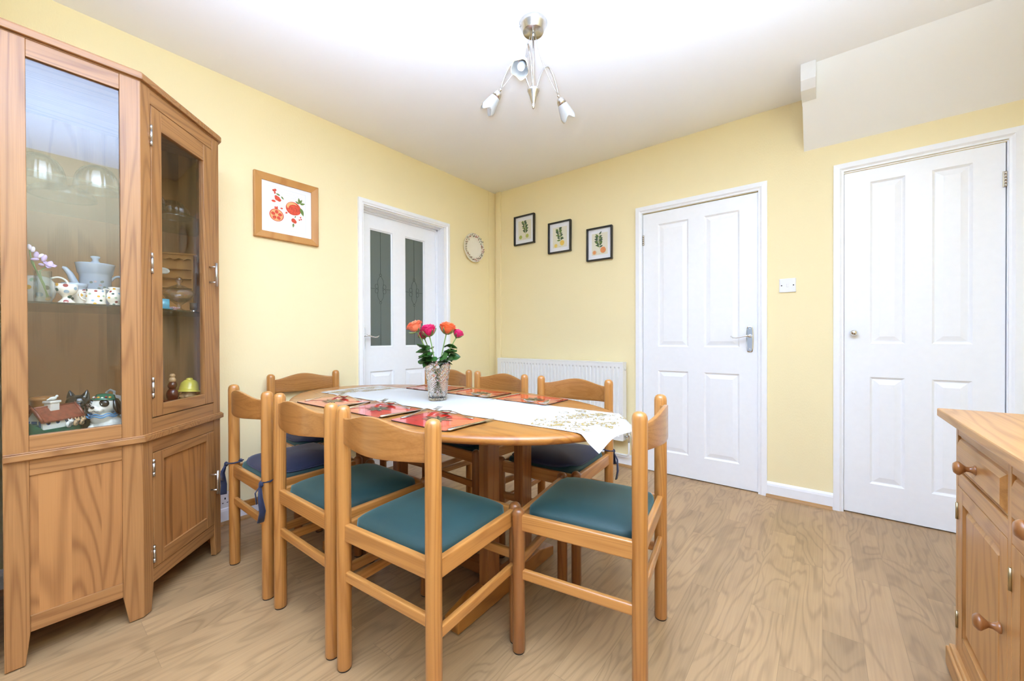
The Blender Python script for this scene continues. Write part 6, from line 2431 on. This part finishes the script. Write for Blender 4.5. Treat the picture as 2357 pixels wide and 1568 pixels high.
for s, sx in ((-1, 0.85), (1, 1.0)):
    m = MB()
    m.ball((s * 0.019, -0.0285, 0.118), (0.0150 * sx, 0.0100, 0.014), 16, 10)
    pa = m.obj('eye_patch', M['ink_black'], pp_)
    m = MB()
    m.ball((s * 0.0165, -0.0372, 0.117), (0.0042, 0.0022, 0.0036), 14, 8)
    m.obj('eye', M['ark_white'], pa)
    MB().ball((s * 0.0160, -0.0385, 0.117), (0.0028, 0.0014, 0.0030), 12, 8).obj('pupil', M['ink_black'], pa)
    m = MB()
    m.ball((s * 0.042, -0.002, 0.103), (0.010, 0.017, 0.031), 16, 10, rot=Matrix.Rotation(R(s * -14), 3, 'Y'))
    m.obj('ear', M['ink_black'], pp_)
MB().ball((-0.003, -0.0465, 0.107), (0.0062, 0.0042, 0.0046), 14, 8).obj('nose', M['ink_black'], pp_)
m = MB()
m.tube([(-0.012, -0.0445, 0.093), (-0.006, -0.046, 0.0915), (-0.001, -0.044, 0.096), (0.006, -0.046, 0.0915), (0.014, -0.0435, 0.094)], 0.0006, 6)
m.obj('mouth', M['ink_black'], pp_)
M['ribbon'] = plain('blue_ribbon_glaze', srgb(88, 148, 196), rough=0.2, coat=0.4)
for dz, rr in ((0.0, 0.038), (-0.007, 0.042)):
    MB().tube([(rr * math.cos(a), -0.006 + rr * 0.88 * math.sin(a), 0.079 + dz + 0.003 * math.sin(7 * a)) for a in [2 * PI * k / 48 for k in range(48)]], 0.0022, 8, closed=True).obj('ribbon', M['ribbon'], pp_)
m = MB()
m.lathe([(0.036, 0.0), (0.037, 0.003), (0.028, 0.007), (0.024, 0.018), (0.014, 0.022), (0, 0.023)], (0.003, -0.002, 0.128), 28, (0.05, 0.12, 1))
ht = m.obj('hat', M['ark_green'], pp_)
for k in range(7):
    a = -2.6 + k * 0.35
    MB().ball((0.003 + 0.028 * math.cos(a), -0.002 + 0.028 * math.sin(a), 0.138 + 0.002 * (k % 2)), (0.0042, 0.003, 0.0035), 10, 6).obj('hat_flower', M[('dot_yellow', 'ark_white', 'dot_red')[k % 3]], ht)

# grey lidded teapot and yellow bird behind the puppy
gk = thing('grey_ornament', 'pale grey ceramic mouse ornament half hidden behind the puppy', 'ornament', (-2.165, 0.245, BZ), R(60))
M['grey_glaze'] = plain('grey_glaze', srgb(176, 176, 170), rough=0.2, coat=0.4)
m = MB()
m.ball((0, 0, 0.045), (0.036, 0.030, 0.046), 20, 12)
m.ball((-0.006, -0.008, 0.104), (0.028, 0.024, 0.024), 20, 12)
m.tube([(-0.030, 0, 0.122), (-0.036, 0, 0.138), (-0.024, 0, 0.148), (-0.012, 0, 0.140), (-0.014, 0, 0.126)], 0.005, 8)
m.obj('body', M['grey_glaze'], gk, remesh=0.002)
yb = thing('bird_ornament', 'yellow ceramic bird beside the corner post at the back of the display', 'ornament', (-2.235, 0.300, BZ), R(60))
M['yellow_glaze'] = plain('yellow_glaze', srgb(224, 210, 84), rough=0.2, coat=0.4)
m = MB()
m.ball((0, 0, 0.060), (0.028, 0.026, 0.060), 18, 12)
m.ball((-0.004, -0.004, 0.130), (0.022, 0.020, 0.020), 18, 12)
m.lathe([(0.007, 0), (0, 0.016)], (0.0, -0.02, 0.128), 12, (0, -1, 0))
m.obj('body', M['yellow_glaze'], yb, remesh=0.002)
# wooden pot behind the ark
wp = MB().lathe([(0, 0), (0.026, 0), (0.028, 0.01), (0.026, 0.128), (0.030, 0.132), (0.030, 0.140), (0.024, 0.144), (0, 0.145)], (0, 0, 0), 28)
wo = wp.obj('wooden_pot', M['frame_wood'], None)
wo.location = (-2.150, 0.052, BZ)
tag(wo, 'turned light wooden pot standing behind the ark', 'pot')
# second little house at the back left
ch = thing('cottage_ornament', 'small ceramic cottage with round window and terracotta roof behind the ark', 'ornament', (-2.115, 0.016, BZ), R(66))
m = MB()
m.box(-0.020, 0.020, -0.016, 0.016, 0, 0.09)
m.add([(-0.020, -0.016, 0.09), (0.020, -0.016, 0.09), (0, -0.016, 0.115), (-0.020, 0.016, 0.09), (0.020, 0.016, 0.09), (0, 0.016, 0.115)], [(0, 1, 2), (3, 5, 4)])
m.add([(0.008 * math.cos(a), -0.0164, 0.085 + 0.010 * math.sin(a)) for a in [2 * PI * j / 16 for j in range(16)]], [tuple(range(16))], 1)
m.obj('walls', [M['ark_white'], M['ark_blue']], ch, weld=False)
m = MB()
for s in (-1, 1):
    m.add([(0, -0.020, 0.120), (0, 0.020, 0.120), (s * 0.026, 0.020, 0.086), (s * 0.026, -0.020, 0.086), (0, -0.020, 0.114), (0, 0.020, 0.114), (s * 0.026, 0.020, 0.080), (s * 0.026, -0.020, 0.080)],
          [(0, 1, 2, 3), (7, 6, 5, 4), (0, 3, 7, 4), (1, 5, 6, 2), (3, 2, 6, 7)])
m.obj('roof', M['ark_roof'], ch)

# bottom shelf behind the door: helmeted figure, stacked sweets figure, trays
fg = thing('helmet_ornament', 'small ceramic head wearing a yellow helmet, behind the glazed door', 'ornament', (-2.228, 0.476, BZ), R(35))
m = MB()
m.ball((0, 0, 0.066), (0.032, 0.030, 0.066), 20, 14)
m.ball((-0.012, -0.022, 0.092), (0.010, 0.010, 0.008), 12, 8)
m.ball((0.012, -0.022, 0.092), (0.010, 0.010, 0.008), 12, 8)
m.obj('head', M['tan'], fg, remesh=0.002)
m = MB()
m.lathe([(0.046, 0.0), (0.047, 0.003), (0.036, 0.008), (0.035, 0.020), (0.031, 0.040), (0.020, 0.052), (0.008, 0.056), (0, 0.0565)], (0, 0, 0.108), 32, (0, 0.14, 1))
m.lathe([(0.012, 0), (0.012, 0.010), (0.006, 0.013), (0, 0.013)], (0, 0.004, 0.158), 20)
m.obj('helmet', M['yellow_glaze'], fg)
M['choc'] = plain('brown_glaze', srgb(96, 44, 26), rough=0.2, coat=0.4)
st = thing('stacked_ornament', 'brown and cream stacked pebble ornament beside the yellow helmet', 'ornament', (-2.185, 0.412, BZ))
for z0, r0, h0, mt_ in ((0.0, 0.024, 0.040, 'choc'), (0.072, 0.022, 0.034, 'choc'), (0.124, 0.017, 0.022, 'choc'), (0.156, 0.012, 0.014, 'tan'), (0.178, 0.010, 0.010, 'tan')):
    MB().ball((0, 0, z0 + h0), (r0, r0, h0 if z0 == 0 else h0 * 0.9), 18, 12).obj('pebble', M[mt_], st)
M['tray'] = plain('dark_tray_glaze', srgb(42, 32, 34), rough=0.15, coat=0.5)
M['butter'] = plain('cream_rim_glaze', srgb(226, 206, 130), rough=0.2)
M['pinkg'] = plain('pink_panel_glaze', srgb(176, 98, 132), rough=0.2)
ty = thing('bus_ornament', 'dark ceramic ornament with cream rim and pink panels below the yellow helmet', 'ornament', (-2.155, 0.385, BZ), R(38))
m = MB()
m.box(-0.050, 0.050, -0.022, 0.022, 0, 0.066)
m.obj('base', M['tray'], ty, bevel=0.006)
MB().box(-0.054, 0.054, -0.026, 0.026, 0.064, 0.071).obj('rim', M['butter'], ty, bevel=0.003)
for x in (-0.026, 0.018):
    B_(x - 0.014, x + 0.014, -0.0235, -0.021, 0.036, 0.058).obj('panel', M['pinkg'], ty, bevel=0.001)
MB().box(-0.036, 0.030, -0.014, 0.014, 0.071, 0.090).obj('cargo', M['choc'], ty, bevel=0.004)
gr_ = MB().lathe([(0, 0), (0.014, 0), (0.026, 0.040), (0.028, 0.078), (0.020, 0.096), (0, 0.100)], (0, 0, 0), 24).obj('green_pot', plain('pale_green_glaze', srgb(150, 158, 90), rough=0.15, coat=0.4), None)
gr_.location = (-2.275, 0.520, BZ)
gr_.scale = (0.8, 0.8, 0.9)
tag(gr_, 'pale green ceramic pot at the right end behind the glazed door', 'pot')
